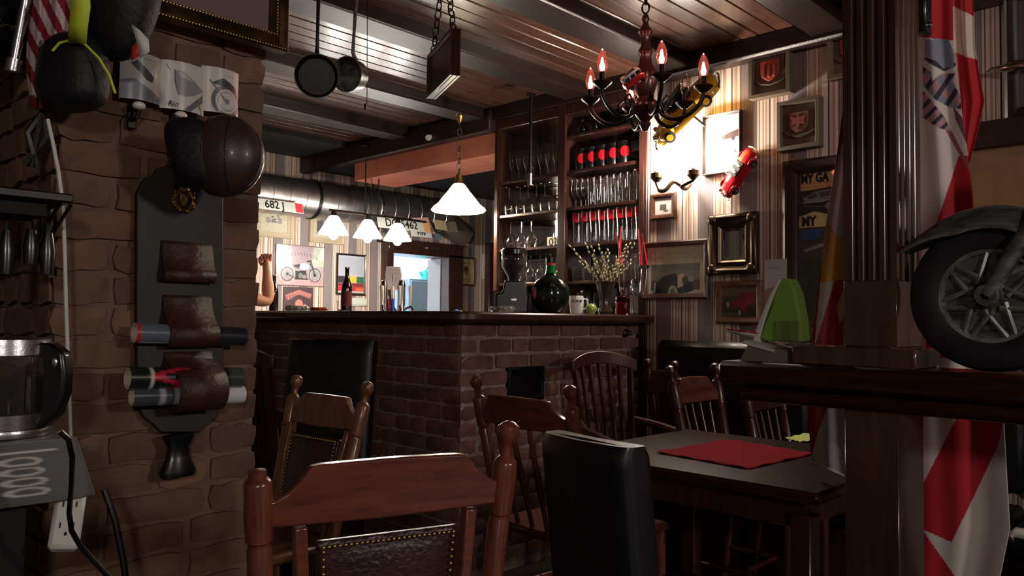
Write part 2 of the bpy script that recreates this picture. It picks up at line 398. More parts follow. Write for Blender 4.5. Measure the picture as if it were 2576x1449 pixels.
# ------------------------------------------------------------------ flat prints (drawn as coloured points on a fine sheet)
class Cv:
    def __init__(s, w, asp, bg):
        s.w = w; s.h = max(4, int(w*asp)); s.asp = asp; s.a = np.zeros((s.h, s.w, 3)); s.a[:] = lin(bg)
        s.X, s.Y = np.meshgrid(np.linspace(0, 1, s.w), np.linspace(0, asp, s.h)); s.px = 1.0/w
    def put(s, d, col, op=1):
        k = np.clip(.5-d/s.px, 0, 1)[..., None]*op; s.a = s.a*(1-k)+np.array(lin(col))*k; return s
    def disc(s, x, y, r, col, ry=None, op=1):
        q = np.hypot(s.X-x, (s.Y-y)*(r/ry if ry else 1)); return s.put(q-r, col, op)
    def ring(s, x, y, r, t, col, op=1): return s.put(np.abs(np.hypot(s.X-x, s.Y-y)-r)-t/2, col, op)
    def rect(s, x0, y0, x1, y1, col, op=1):
        return s.put(np.maximum(np.maximum(x0-s.X, s.X-x1), np.maximum(y0-s.Y, s.Y-y1)), col, op)
    def line(s, p, w, col, op=1):
        for (x0, y0), (x1, y1) in zip(p, p[1:]):
            dx, dy = x1-x0, y1-y0; t = np.clip(((s.X-x0)*dx+(s.Y-y0)*dy)/(dx*dx+dy*dy+1e-9), 0, 1)
            s.put(np.hypot(s.X-x0-t*dx, s.Y-y0-t*dy)-w/2, col, op)
        return s
    def poly(s, p, col, op=1):
        ins = np.zeros(s.X.shape, bool); n = len(p)
        for i in range(n):
            (x0, y0), (x1, y1) = p[i], p[(i+1) % n]
            if y0 == y1: continue
            ins ^= ((y0 > s.Y) != (y1 > s.Y)) & (s.X < (x1-x0)*(s.Y-y0)/(y1-y0)+x0)
        return s.put(np.where(ins, -1, 1)*s.px, col, op)
    def noise(s, amt):
        s.a *= 1+amt*RNG.randn(s.h//3+1, s.w//3+1).repeat(3, 0).repeat(3, 1)[:s.h, :s.w, None]; s.a = np.clip(s.a, 0, 1); return s
    def scrib(s, x0, y0, x1, y1, n, col, w=.012, op=.7):
        for i in range(n):
            y = y0+(y1-y0)*(i+.5)/n; x = x0
            while x < x1:
                l = random.uniform(.02, .07)*(1 if x1-x0 < .6 else 1.6); s.line([(x, y), (min(x1, x+l), y)], w, col, op); x += l+w*1.6
        return s
def sheet(cv, w, h, parent, name='print', m='print', y=-.009, fn=None, x=0, z=0):
    mb = MB(); ww, hh = cv.w, cv.h
    def f(a, b):
        px, pz_ = x+(a-.5)*w, z+(.5-b)*h
        return (px, y+(fn(px, pz_) if fn else 0), pz_)
    mb.grid(f, ww-1, hh-1); mb.f = [q[::-1] for q in mb.f]
    return mb.build(name, m, parent, cols=cv.a.reshape(-1, 3), smooth=bool(fn))
PLANE = {'r': (lambda x, y: pu(x, y, UW), -math.pi/2), 'b': (lambda x, y: pv(x, y, VB), 0), 'p': (lambda x, y: pv(x, y, VP-.012), 0)}
def spot(wall, x0, x1, y0, y1):
    P, rz = PLANE[wall]; cx, cy = (x0+x1)/2, (y0+y1)/2
    A, B = P(x0, cy), P(x1, cy); t, b = P(cx, y0).z, P(cx, y1).z
    loc = (A+B)/2; loc.z = (t+b)/2; return loc, rz, (A-B).xy.length, t-b
def picture(name, label, wall, box, fw, fm, cv=None, mount=None, depth=.024, pane=True, cat='picture', prof=None, back='cream', tilt=0, group=None, off=0, m='print'):
    loc, rz, w, h = spot(wall, *box)
    M = T(*loc) @ rotZ(rz) @ T(0, -off, 0) @ Matrix.Rotation(tilt, 4, 'Y')
    t = thing(name, label, cat, M=M, group=group); d = depth
    pr = prof or [(0, -.001), (0, -d*.75), (fw*.25, -d), (fw*.6, -d*.85), (fw, -d*.5), (fw, -.001)]
    MB().moulding(w, h, pr).build('frame', fm, t)
    MB().box((0, -.004, 0), (w-fw*1.2, .006, h-fw*1.2)).build('backing', back, t)
    iw, ih = w-2*fw, h-2*fw
    if mount:
        mw, mm = mount; MB().moulding(iw+.004, ih+.004, [(0, -.0075), (0, -.010), (mw, -.010), (mw+.001, -.0078)]).build('mount', mm, t); iw -= 2*mw; ih -= 2*mw
    if cv is not None: sheet(cv(ih/iw) if callable(cv) else cv, iw, ih, t, y=-.0085, m=m)
    if pane: MB().box((0, -d*.55, 0), (w-2*fw+.002, .0015, h-2*fw+.002)).build('pane', 'pane', t)
    return t
# ================================================================== the setting
struct('floor', MB().box((2.2, 2.6, -.05), (10.5, 12.5, .1)), 'floor', 'dark wooden floor of the pub', 'floor')
CE = struct('ceiling', MB().box((.35, 2.5, 2.68), (6.9, 7.0, .06)), 'beam', 'brown panelled pub ceiling with dark beams', 'ceiling')
def plank_mesh(L):
    mb = MB(); w = .046
    pr = [(-w, .02), (-w, .004), (-w+.005, 0), (w-.005, 0), (w, .004), (w, .02)]
    vs = [(x, a, b) for x in (-L/2, L/2) for a, b in pr]
    mb.add(vs, [(i, i+1, i+7, i+6) for i in range(5)]+[(5, 0, 6, 11), (0, 1, 2, 3, 4, 5)[::-1], (6, 7, 8, 9, 10, 11)])
    return mb.mesh('plank', MT['plank'], False)
PLM = plank_mesh(6.75)
BEAMS = [.55, 1.47, 2.32, 3.05, 3.94, 4.77]
k = 0; y = .35
while y < 5.5:
    if not any(abs(y-b) < .05 for b in BEAMS): part('plank', PLM, CE, T(.375, y, 2.622+.002*random.random()))
    y += .0955
for b in BEAMS:
    MB().box((.375, b, 2.60), (6.75, .19, .10), b=.008).build('beam', 'beam', CE)
struct('trim_1', MB().box((3.70, .55, 2.575), (.10, 4.0, .11), b=.012), 'beam', 'dark cornice beam along the top of the striped wall', 'cornice')
struct('trim_2', MB().box((3.72, 4.99, 2.53), (.08, 2.4, .15), b=.01), 'beam', 'dark cornice above the terracotta beam', 'cornice')
struct('trim_3', MB().box((3.96, 4.62, 2.385), (.42, 1.66, .145)), 'orange', 'terracotta painted soffit beam over the bar passage', 'beam')
struct('ceiling_passage', MB().box((5.4, 6.0, 2.53), (3.1, 5.0, .06)), 'darkceil', 'dark painted ceiling beyond the terracotta beam', 'ceiling')
struct('ceiling_alcove', MB().box((.45, 6.0, 2.62), (6.9, 1.0, .05)), 'darkceil', 'dark painted ceiling strip above the metal duct', 'ceiling')
struct('wall_right', MB().box((3.80, .53, 1.3), (.10, 4.07, 2.6)), 'wp_r', 'striped wallpaper wall hung with pictures', 'wall')
struct('trim_5', MB().box((3.92, 3.17, 2.585), (.42, 1.26, .10)), 'beam', 'dark header above the glass shelves', 'beam')
struct('wall_niche', MB().box((4.12, 3.17, 1.3), (.06, 1.3, 2.6)), 'darkceil', 'dark wall behind the glass shelves', 'wall')
wb = MB()
for x0, x1, z0, z1 in ((-3.0, 4.60, 0, 2.6), (4.60, 5.50, 1.90, 2.6), (5.50, 6.9, 0, 2.6)): wb.box(((x0+x1)/2, 6.28, (z0+z1)/2), (x1-x0, .16, z1-z0))
struct('wall_back', wb, 'wp_b', 'striped wallpaper wall behind the bar', 'wall')
struct('wall_far_left', MB().box((-3.05, 3.4, 1.3), (.1, 5.8, 2.6)), 'wp_r', 'striped wallpaper wall at the far left of the room', 'wall')
struct('wall_passage', MB().box((6.75, 4.9, 1.3), (.1, 3.0, 2.6)), 'tealdark', 'dark wall at the end of the passage', 'wall')
# doorway to the kitchen
D = thing('door_1', 'dark wooden door frame around the bright kitchen doorway', 'door'); D['kind'] = 'structure'
MB().box((4.632, 6.24, .92), (.085, .27, 1.84), b=.006).build('jamb', 'darkwood', D)
MB().box((5.455, 6.22, .92), (.20, .30, 1.84), b=.006).build('jamb', 'darkwood', D)
MB().box((5.07, 6.22, 1.875), (.97, .30, .135), b=.006).build('head', 'darkwood', D)
MB().box((5.352, 6.30, .9), (.012, .2, 1.8)).build('reveal', 'tile', D)
MB().box((5.13, 6.058, 1.885), (.16, .02, .018)).build('door_closer', 'steel', D)
D2 = thing('door_2', 'dark brown panelled door beside the glass shelves', 'door'); D2['kind'] = 'structure'
MB().box((6.42, 6.17, 1.0), (.72, .05, 2.0), b=.004).build('leaf', 'darkwood', D2)
for x in (6.02, 6.82): MB().box((x, 6.16, 1.0), (.08, .09, 2.04), b=.01).build('jamb', 'darkwood', D2)
for zz in (.6, 1.5): MB().moulding(.5, .66, [(0, -.03), (.01, -.04), (.03, -.04), (.04, -.028)], T(6.42, 6.18, zz)).build('panel_moulding', 'darkwood', D2)
# kitchen beyond
struct('wall_kitchen', MB().box((5.2, 8.75, 1.3), (4.2, .1, 2.6)), 'white', 'white kitchen wall seen through the doorway', 'wall')
kw = struct('wall_kitchen_left', MB().box((3.3, 7.5, 1.3), (.1, 2.4, 2.6)), 'white', 'white side wall of the kitchen', 'wall')
struct('wall_kitchen_right', MB().box((7.2, 7.5, 1.3), (.1, 2.4, 2.6)), 'white', 'white right-hand wall of the kitchen', 'wall')
struct('ceiling_kitchen', MB().box((5.25, 7.55, 2.65), (4.0, 2.4, .06)), 'white', 'white kitchen ceiling', 'ceiling')
# ---- brick pieces
def brick_mesh(l, h, d, jit, m, seed):
    r = random.Random(seed); mb = MB(); nx, nz = 4, 2; vs = []; idx = {}
    for j in range(nz+1):
        for i in range(nx+1):
            ed = i in (0, nx) or j in (0, nz)
            x = (i/nx-.5)*l*(.97 if i in (0, nx) else 1)+r.uniform(-jit, jit)*(.6 if ed else 1); z = (j/nz-.5)*h*(.94 if j in (0, nz) else 1)+r.uniform(-jit, jit)*.7
            yy = -d*(.72 if ed else 1)+r.uniform(-jit, jit)*.5
            if i in (0, nx) and j in (0, nz): x *= .97; z *= .9
            idx[i, j] = len(vs); vs.append((x, yy, z))
    fs = [(idx[i, j], idx[i+1, j], idx[i+1, j+1], idx[i, j+1]) for j in range(nz) for i in range(nx)]
    ring = [(i, 0) for i in range(nx)]+[(nx, j) for j in range(nz)]+[(i, nz) for i in range(nx, 0, -1)]+[(0, j) for j in range(nz, 0, -1)]
    b0 = len(vs); n = len(ring)
    for q in ring: p = vs[idx[q]]; vs.append((p[0]*1.01, 0, p[2]*1.02))
    for k in range(n): a, b = ring[k], ring[(k+1) % n]; fs.append((idx[b], idx[a], b0+k, b0+(k+1) % n))
    mb.add(vs, fs); return mb.mesh('brick', MT[m], True, 50)
def brick_wall(parent, meshes, runs, z0, z1, ch, skip=None):
    """runs: (origin xy, direction xy, length, rotz, phase); meshes: {length: [variants]}"""
    c = 0; z = z0
    while z+ch*.6 < z1:
        for (ox, oy), (dx, dy), L, rz, ph in runs:
            s = 0; first = (c+ph) % 2
            while s < L-.03:
                l = random.choice(list(meshes)) if not (s == 0 and first) else min(meshes)
                sx_ = 1
                if s+l > L-.09: l = min(meshes, key=lambda q: abs(q-(L-s))); sx_ = (L-s)/l*random.uniform(.985, 1.02)
                ctr = s+l*sx_/2; x, y = ox+dx*ctr, oy+dy*ctr; zc = z+ch/2
                if not (skip and skip(x, y, zc)):
                    part('brick', random.choice(meshes[l]), parent, T(x, y, zc) @ rotZ(rz) @ Matrix.Rotation(random.uniform(-.012, .012), 4, 'Y') @ Matrix.Diagonal((sx_, 1, 1, 1)))
                s += l*sx_
        z += ch; c += 1
# brick pier on the left
PI_ = struct('wall_left', MB().box((.805, 2.285, 1.3), (.484, .624, 2.6)), 'mortar_pier', 'rustic brown brick pier hung with rack and caps', 'brick pier')
pm = {l: [brick_mesh(l-.012, .068, .017, .007, 'brick_pier', 11+int(l*100)+q) for q in range(4)] for l in (.13, .20, .25)}
brick_wall(PI_, pm, [((.545, 1.977), (1, 0), .515, 0, 0), ((.560, 1.97), (0, 1), .62, -math.pi/2, 1)], 0.0, 2.6, .075)
# bar
BB = thing('brick_bar', 'brick bar front below the dark counter', 'bar')
core = MB().box((2.45, 3.85, .585), (.15, 2.5, 1.17)).build('mortar_core', 'mortar_bar', BB)
MB().box((3.075, 2.685, .585), (1.30, .148, 1.168)).build('mortar_core', 'mortar_bar', BB)
bm = {l: [brick_mesh(l-.012, .063, .016, .0025, 'brick_bar', 51+int(l*100)+q) for q in range(4)] for l in (.115, .225, .24)}
H0, H1 = pv(1275, 990, 2.6), pv(1366, 925, 2.6)
HX0, HX1, HZ0, HZ1 = H0.x, H1.x, pv(1320, 1008, 2.6).z, pv(1320, 922, 2.6).z
brick_wall(BB, bm, [((2.36, 2.611), (1, 0), 1.385, 0, 0), ((2.375, 2.6), (0, 1), 2.3, -math.pi/2, 1)], .045, 1.17, .075,
           skip=lambda x, y, z: y < 2.62 and HX0-.05 < x < HX1+.05 and HZ0-.02 < z < HZ1+.02)
AD = thing('ash_door', 'small black iron hatch door set into the brick bar front', 'hatch', ((HX0+HX1)/2, 2.61, (HZ0+HZ1)/2))
hw, hh = HX1-HX0, HZ1-HZ0
MB().moulding(hw, hh, [(0, 0), (0, -.02), (.012, -.026), (.024, -.02), (.026, 0)]).build('frame', 'iron', AD)
MB().box((0, -.008, 0), (hw-.045, .012, hh-.045), b=.003).build('door', 'iron', AD)
MB().tube([(hw*.3, -.015, .02), (hw*.3, -.035, .02), (hw*.3, -.035, -.02), (hw*.3, -.015, -.02)], .004).build('handle', 'iron', AD)
p = pv(1575, 838, 2.59)
BH = thing('wall_bracket', 'small brass bottle opener bracket on the brick bar front', 'bracket', p)
MB().box((0, .001, 0), (.035, .012, .045), b=.004).build('plate', 'bronze', BH)
MB().tube([(0, -.004, .012), (0, -.03, .012), (0, -.034, -.002), (0, -.02, -.012)], .005).build('hook', 'bronze', BH)
out = [(2.27, 5.1), (2.27, 2.62), (2.285, 2.56), (2.33, 2.515), (2.40, 2.497), (3.748, 2.497), (3.748, 3.02), (2.80, 3.02), (2.80, 5.1)]
bt = MB().prism([(x, -y) for x, y in out], 0, .046, axes((1, 0, 0), (0, 0, 1), (0, -1, 0), (0, 0, 1.168)))
o = bt.build('bar_counter', 'darkwood', bev=.012); tag(o, 'dark polished wooden bar counter top over the brick bar', 'counter')
# working counter inside the bar
WC = thing('back_counter', 'low working counter inside the bar carrying the beer taps', 'counter', (3.06, 4.2, 0))
MB().box((0, 0, .44), (.46, 1.7, .88)).build('body', 'darkwood', WC); MB().box((0, 0, .905), (.52, 1.76, .05), b=.008).build('worktop', 'steel', WC)
# upholstered wall bench and skirting
BN = thing('wall_bench', 'long black leather bench along the striped wall', 'bench', (3.45, 1.15, 0))
for i in range(3):
    MB().box((.20, -1.05+i*.86+.16, .80), (.10, .85, .56), b=.03).build('backrest', 'leather', BN)
    MB().box((-.03, -1.05+i*.86+.16, .42), (.46, .85, .12), b=.03).build('seat', 'leather', BN)
MB().box((0, -.03, .18), (.40, 2.56, .36)).build('plinth', 'darkwood', BN)
struct('baseboard_right', MB().box((3.74, -.9, .06), (.02, 1.2, .12)), 'darkwood', 'dark skirting board of the striped wall', 'skirting')
# ================================================================== glass shelves behind the bar
SH = thing('bar_shelf', 'tall dark wooden back-bar shelf with mirror and glasses', 'shelf', (3.752, 0, 0))
ZS = [2.34, 2.115, 1.885, 1.655, 1.424]; V0, V1, VM = 2.565, 3.785, 3.195
def sb(c, d, name, m='darkwood', b=.004): return MB().box(c, d, b=b).build(name, m, SH)
sb((.15, V0+.012, 1.3), (.34, .024, 2.48), 'side_panel'); sb((.16, V1-.012, 1.3), (.30, .024, 2.48), 'side_panel')
sb((-.008, V0+.012, 1.3), (.022, .055, 2.5), 'front_stile'); sb((-.002, V1-.008, 1.3), (.018, .035, 2.5), 'front_stile')
sb((.14, VM, 1.3), (.29, .022, 2.46), 'divider'); sb((-.002, VM, 1.3), (.022, .06, 2.48), 'front_stile')
sb((.15, (V0+V1)/2, 2.50), (.32, V1-V0, .07), 'top'); sb((.15, (V0+V1)/2, .55), (.32, V1-V0, 1.1), 'cupboard')
for zz in ZS:
    for a, b in ((V0+.025, VM-.012), (VM+.012, V1-.025)):
        if zz == 2.34 and b > VM+.02: continue
        sb((.145, (a+b)/2, zz-.011), (.28, b-a, .022), 'shelf_board')
sb((.14, (V0+V1)/2, 1.16), (.29, V1-V0-.05, .03), 'shelf_board')
for a, b in ((V0+.025, VM-.012), (VM+.012, V1-.025)): MB().box((.298, (a+b)/2, 1.82), (.008, b-a, 1.3)).build('mirror', 'mirror', SH)
def gl_mesh(prof, m='gl', n=14, name='glass'):
    return MB().lathe(prof, n).mesh(name, MT[m])
WINE = [(.031, 0), (.030, .003), (.004, .006), (.0035, .075), (.006, .082), (.026, .10), (.036, .13), (.035, .155), (.029, .185)]
FLUTE = [(.028, 0), (.027, .003), (.004, .006), (.0035, .07), (.008, .08), (.020, .12), (.0235, .16), (.022, .205)]
TUMB = [(.0001, .001), (.027, 0), (.028, .01), (.031, .14), (.0325, .175)]
BEER = [(.0001, .001), (.030, 0), (.031, .02), (.029, .06), (.036, .15), (.037, .20)]
LOW = [(.0001, .001), (.030, 0), (.034, .03), (.036, .09)]
TULIP = [(.032, 0), (.031, .003), (.005, .006), (.004, .05), (.014, .06), (.034, .095), (.037, .13), (.030, .165), (.034, .18)]
ME = {'wine': gl_mesh(WINE), 'flute': gl_mesh(FLUTE), 'tumb': gl_mesh(TUMB), 'beer': gl_mesh(BEER, n=12), 'low': gl_mesh(LOW, n=10), 'tulip': gl_mesh(TULIP)}
def put_glass(me, name, label, group, u, v, z, inv=0, h=0, cat='glass'):
    o = bpy.data.objects.new(name, ME[me]); COL.objects.link(o); u += .03
    o.matrix_world = T(u, v, z) if not inv else T(u, v, z+h) @ Matrix.Rotation(math.pi, 4, 'X')
    return tag(o, label, cat, group)
def vrow(n, a, b): return [b-(b-a)*(i+.5)/n for i in range(n)]   # from the left of the photograph
NTH = ['leftmost', 'second', 'third', 'fourth', 'fifth', 'sixth', 'seventh', 'eighth']
def nth(i): return NTH[0] if i == 0 else NTH[i]+' from the left'
ROW = ['front row', 'back row', 'rear row']
L0, L1, R0, R1 = VM+.03, V1-.04, V0+.05, VM-.03
for k, u in enumerate((3.80, 3.88)):
    for i, v in enumerate(vrow(8, L0, L1)): put_glass('flute', 'champagne_flute', 'champagne flute on the top left shelf, '+ROW[k]+', '+nth(i), 'flutes on the top left shelf', u, v, ZS[1]+.0008)
for i, v in enumerate(vrow(7, L0, L1)):
    put_glass('wine', 'wine_glass', 'upturned wine glass on the second left shelf, '+nth(i), 'upturned wine glasses on the second left shelf', 3.80 if i else 3.77, v, ZS[2]+.001, 1, .185)
for i, v in enumerate((L1-.03, L1-.13, L1-.22)): put_glass('wine', 'wine_glass', 'upturned wine glass near the lamp on the third left shelf, '+nth(i), 'upturned wine glasses on the third left shelf', 3.80, v, ZS[3]+.001, 1, .185)
put_glass('tulip', 'wine_glass', 'single tulip glass upside down beside the shelf divider', None, 3.79, L0+.06, ZS[3]+.001, 1, .18)
for i, v in enumerate(vrow(6, L0, L1)): put_glass('wine', 'wine_glass', 'upturned wine glass on the lowest left shelf, '+nth(i), 'upturned wine glasses on the lowest left shelf', 3.80, v, ZS[4]+.001, 1, .185)
for i, v in enumerate(vrow(5, R0+.12, R1-.02)):
    t = thing('beer_mug', 'black beer mug with red round badge on the top right shelf, '+nth(i), 'mug', (3.83, v, ZS[1]+.001), 0, 'black mugs with red badges')
    MB().lathe([(.0001, 0), (.038, 0), (.040, .02), (.040, .135), (.038, .14), (.036, .135), (.036, .02), (.0001, .018)], 18).build('body', 'blackpl', t)
    bd = MB(); R_ = .032
    def dsc(a, b): th, q = a*2*math.pi, b*R_; an = math.radians(222)+q*math.cos(th)/.0405; return (.0407*math.cos(an), .0407*math.sin(an), .075+q*math.sin(th))
    bd.grid(dsc, 24, 3); bd.build('badge', 'red', t, 'red round badge')
    MB().tube([(.03, .034, .11), (.03, .055, .10), (.03, .06, .06), (.03, .036, .035)], .006).build('handle', 'blackpl', t)
for k, u in enumerate((3.79, 3.87)):
    for i, v in enumerate(vrow(8, R0+.01, R0+.42)): put_glass('tumb', 'tumbler', 'tall tumbler on the second right shelf, '+ROW[k]+', '+nth(i), 'tall tumblers on the second right shelf', u, v, ZS[2]+.001)
for i, v in enumerate(vrow(3, R0+.43, R1)): put_glass('tulip', 'beer_goblet', 'stemmed beer goblet next to the tall tumblers, '+nth(i), 'beer goblets on the second right shelf', 3.80, v, ZS[2]+.001)
t = thing('saucer', 'small red coaster lying on top of the tall tumblers', 'coaster', (3.82, R0+.035, ZS[2]+.177))
MB().lathe([(.0001, 0), (.04, 0), (.042, .006), (.0001, .006)], 20).build('disc', 'red', t); MB().lathe([(.030, .006), (.031, .009), (.026, .009)], 20).build('rim', 'chrome', t)
for k, v in enumerate(vrow(8, R0+.0, R1-.01)):
    t = thing('beer_glass', 'tall beer glass with red band on the third right shelf, '+nth(k), 'glass', (3.82, v, ZS[3]+.001), 0, 'beer glasses with red bands')
    part('body', ME['beer'], t); MB().lathe([(.0362, .135), (.0374, .155), (.0381, .19)], 14).build('band', 'red', t, 'red printed band')
for k, u in enumerate((3.79, 3.86, 3.93)):
    for i, v in enumerate(vrow(7, R0, R1)): put_glass('low', 'small_tumbler', 'small tumbler on the lowest right shelf, '+['front', 'middle', 'rear'][k]+' row, '+nth(i), 'small tumblers on the lowest right shelf', u, v, ZS[4]+.001)
# bits on the topmost shelf
for i, v in enumerate((R1-.05, R1-.15)):
    t = thing('green_bottle', ['green demijohn on the topmost shelf beside the divider', 'green demijohn on the topmost shelf nearer the chandelier'][i], 'bottle', (3.85, v, ZS[0]+.001))
    MB().lathe([(.0001, 0), (.032, 0), (.038, .016), (.036, .05), (.013, .08), (.011, .095)], 18).build('body', 'greengl', t); MB().lathe([(.0001, .108), (.010, .108), (.010, .094)], 12).build('stopper', 'frameoak', t)
rod = thing('ceiling_rod', 'thin black metal rod hanging from the ceiling before the shelves', 'rod', pz(1336, 236, 2.55))
q = rod.location; zb = pu(1338, 436, q.x).z-2.55
MB().cyl((0, 0, zb), (0, 0, 0), .011).build('pole', 'iron', rod); MB().cyl((0, 0, zb-.07), (0, 0, zb), .014).build('ferrule', 'steel', rod)
MB().lathe([(.0001, 0), (.03, 0), (.03, -.008), (.0001, -.008)], 16).build('ceiling_plate', 'iron', rod)
# ================================================================== duct, lamps and hanging things
DU = thing('ventilation_duct', 'big silver spiral ventilation duct above the bar pictures', 'duct', (3.7, 5.98, 2.20))
RX = Matrix.Rotation(math.pi/2, 4, 'Y'); RD = .165
def ringlathe(pr, x, n=40): return MB().lathe(pr, n, T(x, 0, 0) @ RX)
ringlathe([(RD, -1.5), (RD, 1.42)], 0, 48).build('pipe', 'duct', DU)
x = -1.4
while x < 1.4:
    ringlathe([(RD, -.006), (RD+.004, -.003), (RD+.004, .003), (RD, .006)], x, 36).build('seam_ring', 'duct', DU); x += .155
for x in (-.03, .62): ringlathe([(RD+.001, -.012), (RD+.009, -.012), (RD+.009, .012), (RD+.001, .012)], x, 36).build('hanger_strap', 'iron' if x < 0 else 'chrome', DU)
for x in (-.03, .62): MB().cyl((x, 0, RD), (x, 0, .42), .005).build('hanger_rod', 'iron', DU)
el = MB(); n = 22
pts = [Vector((1.42+.10*math.sin(a), .10*(1-math.cos(a))*0, -.10*(1-math.cos(a)))) for a in [i/8*1.1 for i in range(9)]]+[Vector((1.80, .02, -.16))]
el.tube(pts, [RD+.004, RD+.004, RD, RD-.004, RD-.01, RD-.015, RD-.02, RD-.025, RD-.03, RD-.05], 32); MT['elbow'] = mat('stickered_duct', (96, 84, 76), .6, .3); el.build('elbow', 'elbow', DU)
STK = [((1040, 1078, 528, 578), (198, 150, 138)), ((1092, 1122, 540, 580), (196, 178, 140)), ((1075, 1110, 582, 600), (110, 128, 140)), ((1060, 1092, 574, 592), (206, 160, 130)), ((1120, 1150, 555, 585), (130, 118, 100))]
for i, (b, c) in enumerate(STK):
    P0 = pv((b[0]+b[1])/2, (b[2]+b[3])/2, 5.82); w = (pv(b[1], b[2], 5.82)-pv(b[0], b[2], 5.82)).length; h = (pv(b[0], b[2], 5.82)-pv(b[0], b[3], 5.82)).length
    mm = mat('sticker_%d' % i, c, .7); s = MB().box((0, 0, 0), (w, .003, h)).build('sticker', mm, DU)
    s.matrix_local = T(*(P0-Vector(DU.location))) @ Matrix.Rotation(.25*(i % 3-1), 4, 'Y') @ Matrix.Rotation(-.35, 4, 'X')
def plate(name, label, box, y, txt, tail, size, lean=-.28, shear=.12, tx=0):
    x0, x1, y0, y1 = box; A, B = pv(x0, (y0+y1)/2, y), pv(x1, (y0+y1)/2, y); h = pv((x0+x1)/2, y0, y).z-pv((x0+x1)/2, y1, y).z; w = (B-A).length
    t = thing(name, label, 'licence plate', M=T(*((A+B)/2)) @ Matrix.Rotation(lean, 4, 'X'))
    MB().box((0, 0, 0), (w, .004, h), b=.0015).build('plate', 'offwhite', t)
    if tail: MB().box((w/2-h*.42, -.0024, 0), (h*.74, .001, h*.9)).build('tail_band', tail, t, 'coloured end band')
    text(txt, size*h, 'black', t, tx*w, 0, -.0026, sx=.92, bold=.0015); return t
MT['tailred'] = mat('plate_red', (214, 60, 66), .5); MT['tailor'] = mat('plate_orange', (226, 170, 110), .5)
plate('licence_plate', 'white licence plate reading 682 J with red end on the duct', (575, 762, 500, 528), 5.775, '682 J', 'tailred', 1.05, tx=.10)
plate('licence_plate', 'white licence plate reading DO 5462 on the duct behind the lamps', (950, 1082, 551, 580), 5.775, 'DO·5462', 'tailor', 1.0, tx=-.06)
plate('licence_plate', 'small worn plate tucked under the end of the duct', (1034, 1086, 578, 597), 5.79, 'PIW', None, .9)
PL = thing('licence_plate', 'cream licence plate standing among the wine glasses on the shelf', 'licence plate', (4.00, 3.44, ZS[3]+.05), -math.pi/2)
MB().box((0, 0, 0), (.19, .004, .075), b=.001).build('plate', 'cream', PL); text('02-9', .075, 'black', PL, -.01, 0, -.003, bold=.001)
# ---- triple bar lamp
z0 = pv(925, 540, 5.22).z
TL = thing('triple_pendant_lamp', 'long bar lamp with three glowing white cone shades', 'lamp', (3.72, 5.22, 0))
us = [pv(839, 575, 5.22).x-3.72, pv(925, 585, 5.22).x-3.72, pv(1000, 590, 5.22).x-3.72]
MB().tube([(us[0]-.04, 0, z0), (us[2]+.30, 0, z0)], .009).build('rail', 'bronze', TL)
for dx in (-.03, .03, .10):
    MB().cyl((us[1]+dx, 0, z0), (us[1]+dx, 0, 2.57), .006 if dx != .03 else .003, n=8).build('suspension_rod', 'iron', TL)
MB().box((us[1]+.03, 0, 2.565), (.22, .07, .03), b=.008).build('ceiling_plate', 'iron', TL)
for x, yb in zip(us, (590, 607, 607)):
    zb = pv(925, 598, 5.22).z
    MB().lathe([(.0001, z0), (.018, z0-.004), (.026, z0-.04), (.0001, z0-.042)], 16, T(x, 0, 0)).build('cap', 'bronze', TL)
    MB().lathe([(.022, z0-.038), (.040, z0-.05), (.112, zb+.012), (.117, zb), (.110, zb+.004), (.04, z0-.06)], 32, T(x, 0, 0)).build('shade', 'shade', TL)
    MB().sphere((x, 0, zb-.006), .036).build('bulb', 'bulbc', TL)
    lamp('bar_lamp_light', 'POINT', (x, -.0, zb-.062), 11, WHITE, .04, parent=TL)
# ---- glass pendant over the bar
c = pz(1157, 288, 2.56); PD = thing('pendant_lamp', 'glowing fluted glass pendant lamp on a chain over the bar', 'lamp', (c.x, c.y, 0))
zt = pu(1157, 462, c.x).z; zb = pu(1157, 532, c.x).z; rr = abs((pZ(1222, 515, 5.4)-pZ(1092, 515, 5.4)).length)/2
MB().lathe([(.0001, 2.60), (.03, 2.60), (.03, 2.57), (.022, 2.53), (.008, 2.50), (.0001, 2.50)], 18).build('ceiling_cap', 'brass', PD)
def chain(parent, p0, p1, link=.032, r=.0028, m='iron'):
    p0, p1 = Vector(p0), Vector(p1); n = max(2, int((p1-p0).length/(link*.78))); Mx = along(p0, p1); st = (p1-p0).length/n
    for i in range(n):
        pts = [(.32*link*math.cos(a), 0, .5*link*math.sin(a)) for a in [2*math.pi*k/10 for k in range(10)]]
        mb = MB(); mb.tube(pts, r, 5, True); ob = mb.build('chain_link', m, parent); ob.matrix_local = Mx @ T(0, 0, st*(i+.5)) @ rotZ(math.pi/2*(i % 2)+.4)
chain(PD, (0, 0, 2.50), (0, 0, zt+.06), .05, .003, 'bronze')
MB().lathe([(.0001, zt+.07), (.02, zt+.06), (.028, zt+.01), (.035, zt-.005), (.0001, zt-.006)], 18).build('collar', 'brass', PD)
fl = MB(); nn = 48; prof = [(.032, zt), (.045, zt-.012), (.072, zt-.05), (.105, zt-.09), (rr*.80, zb+.05), (rr*.97, zb+.026), (rr*1.02, zb+.012), (rr*.97, zb)]
fl.lathe(prof, nn)
for i, p in enumerate(fl.v):
    a = math.atan2(p[1], p[0]); q = math.hypot(p[0], p[1]); f = 1+.035*math.cos(a*16)*max(0, (q-.08)/rr); fl.v[i] = (p[0]*f, p[1]*f, p[2])
solid(fl.build('shade', 'shadew', PD), .003)
MB().sphere((0, 0, zb+.02), .045).build('bulb', 'bulbw', PD)
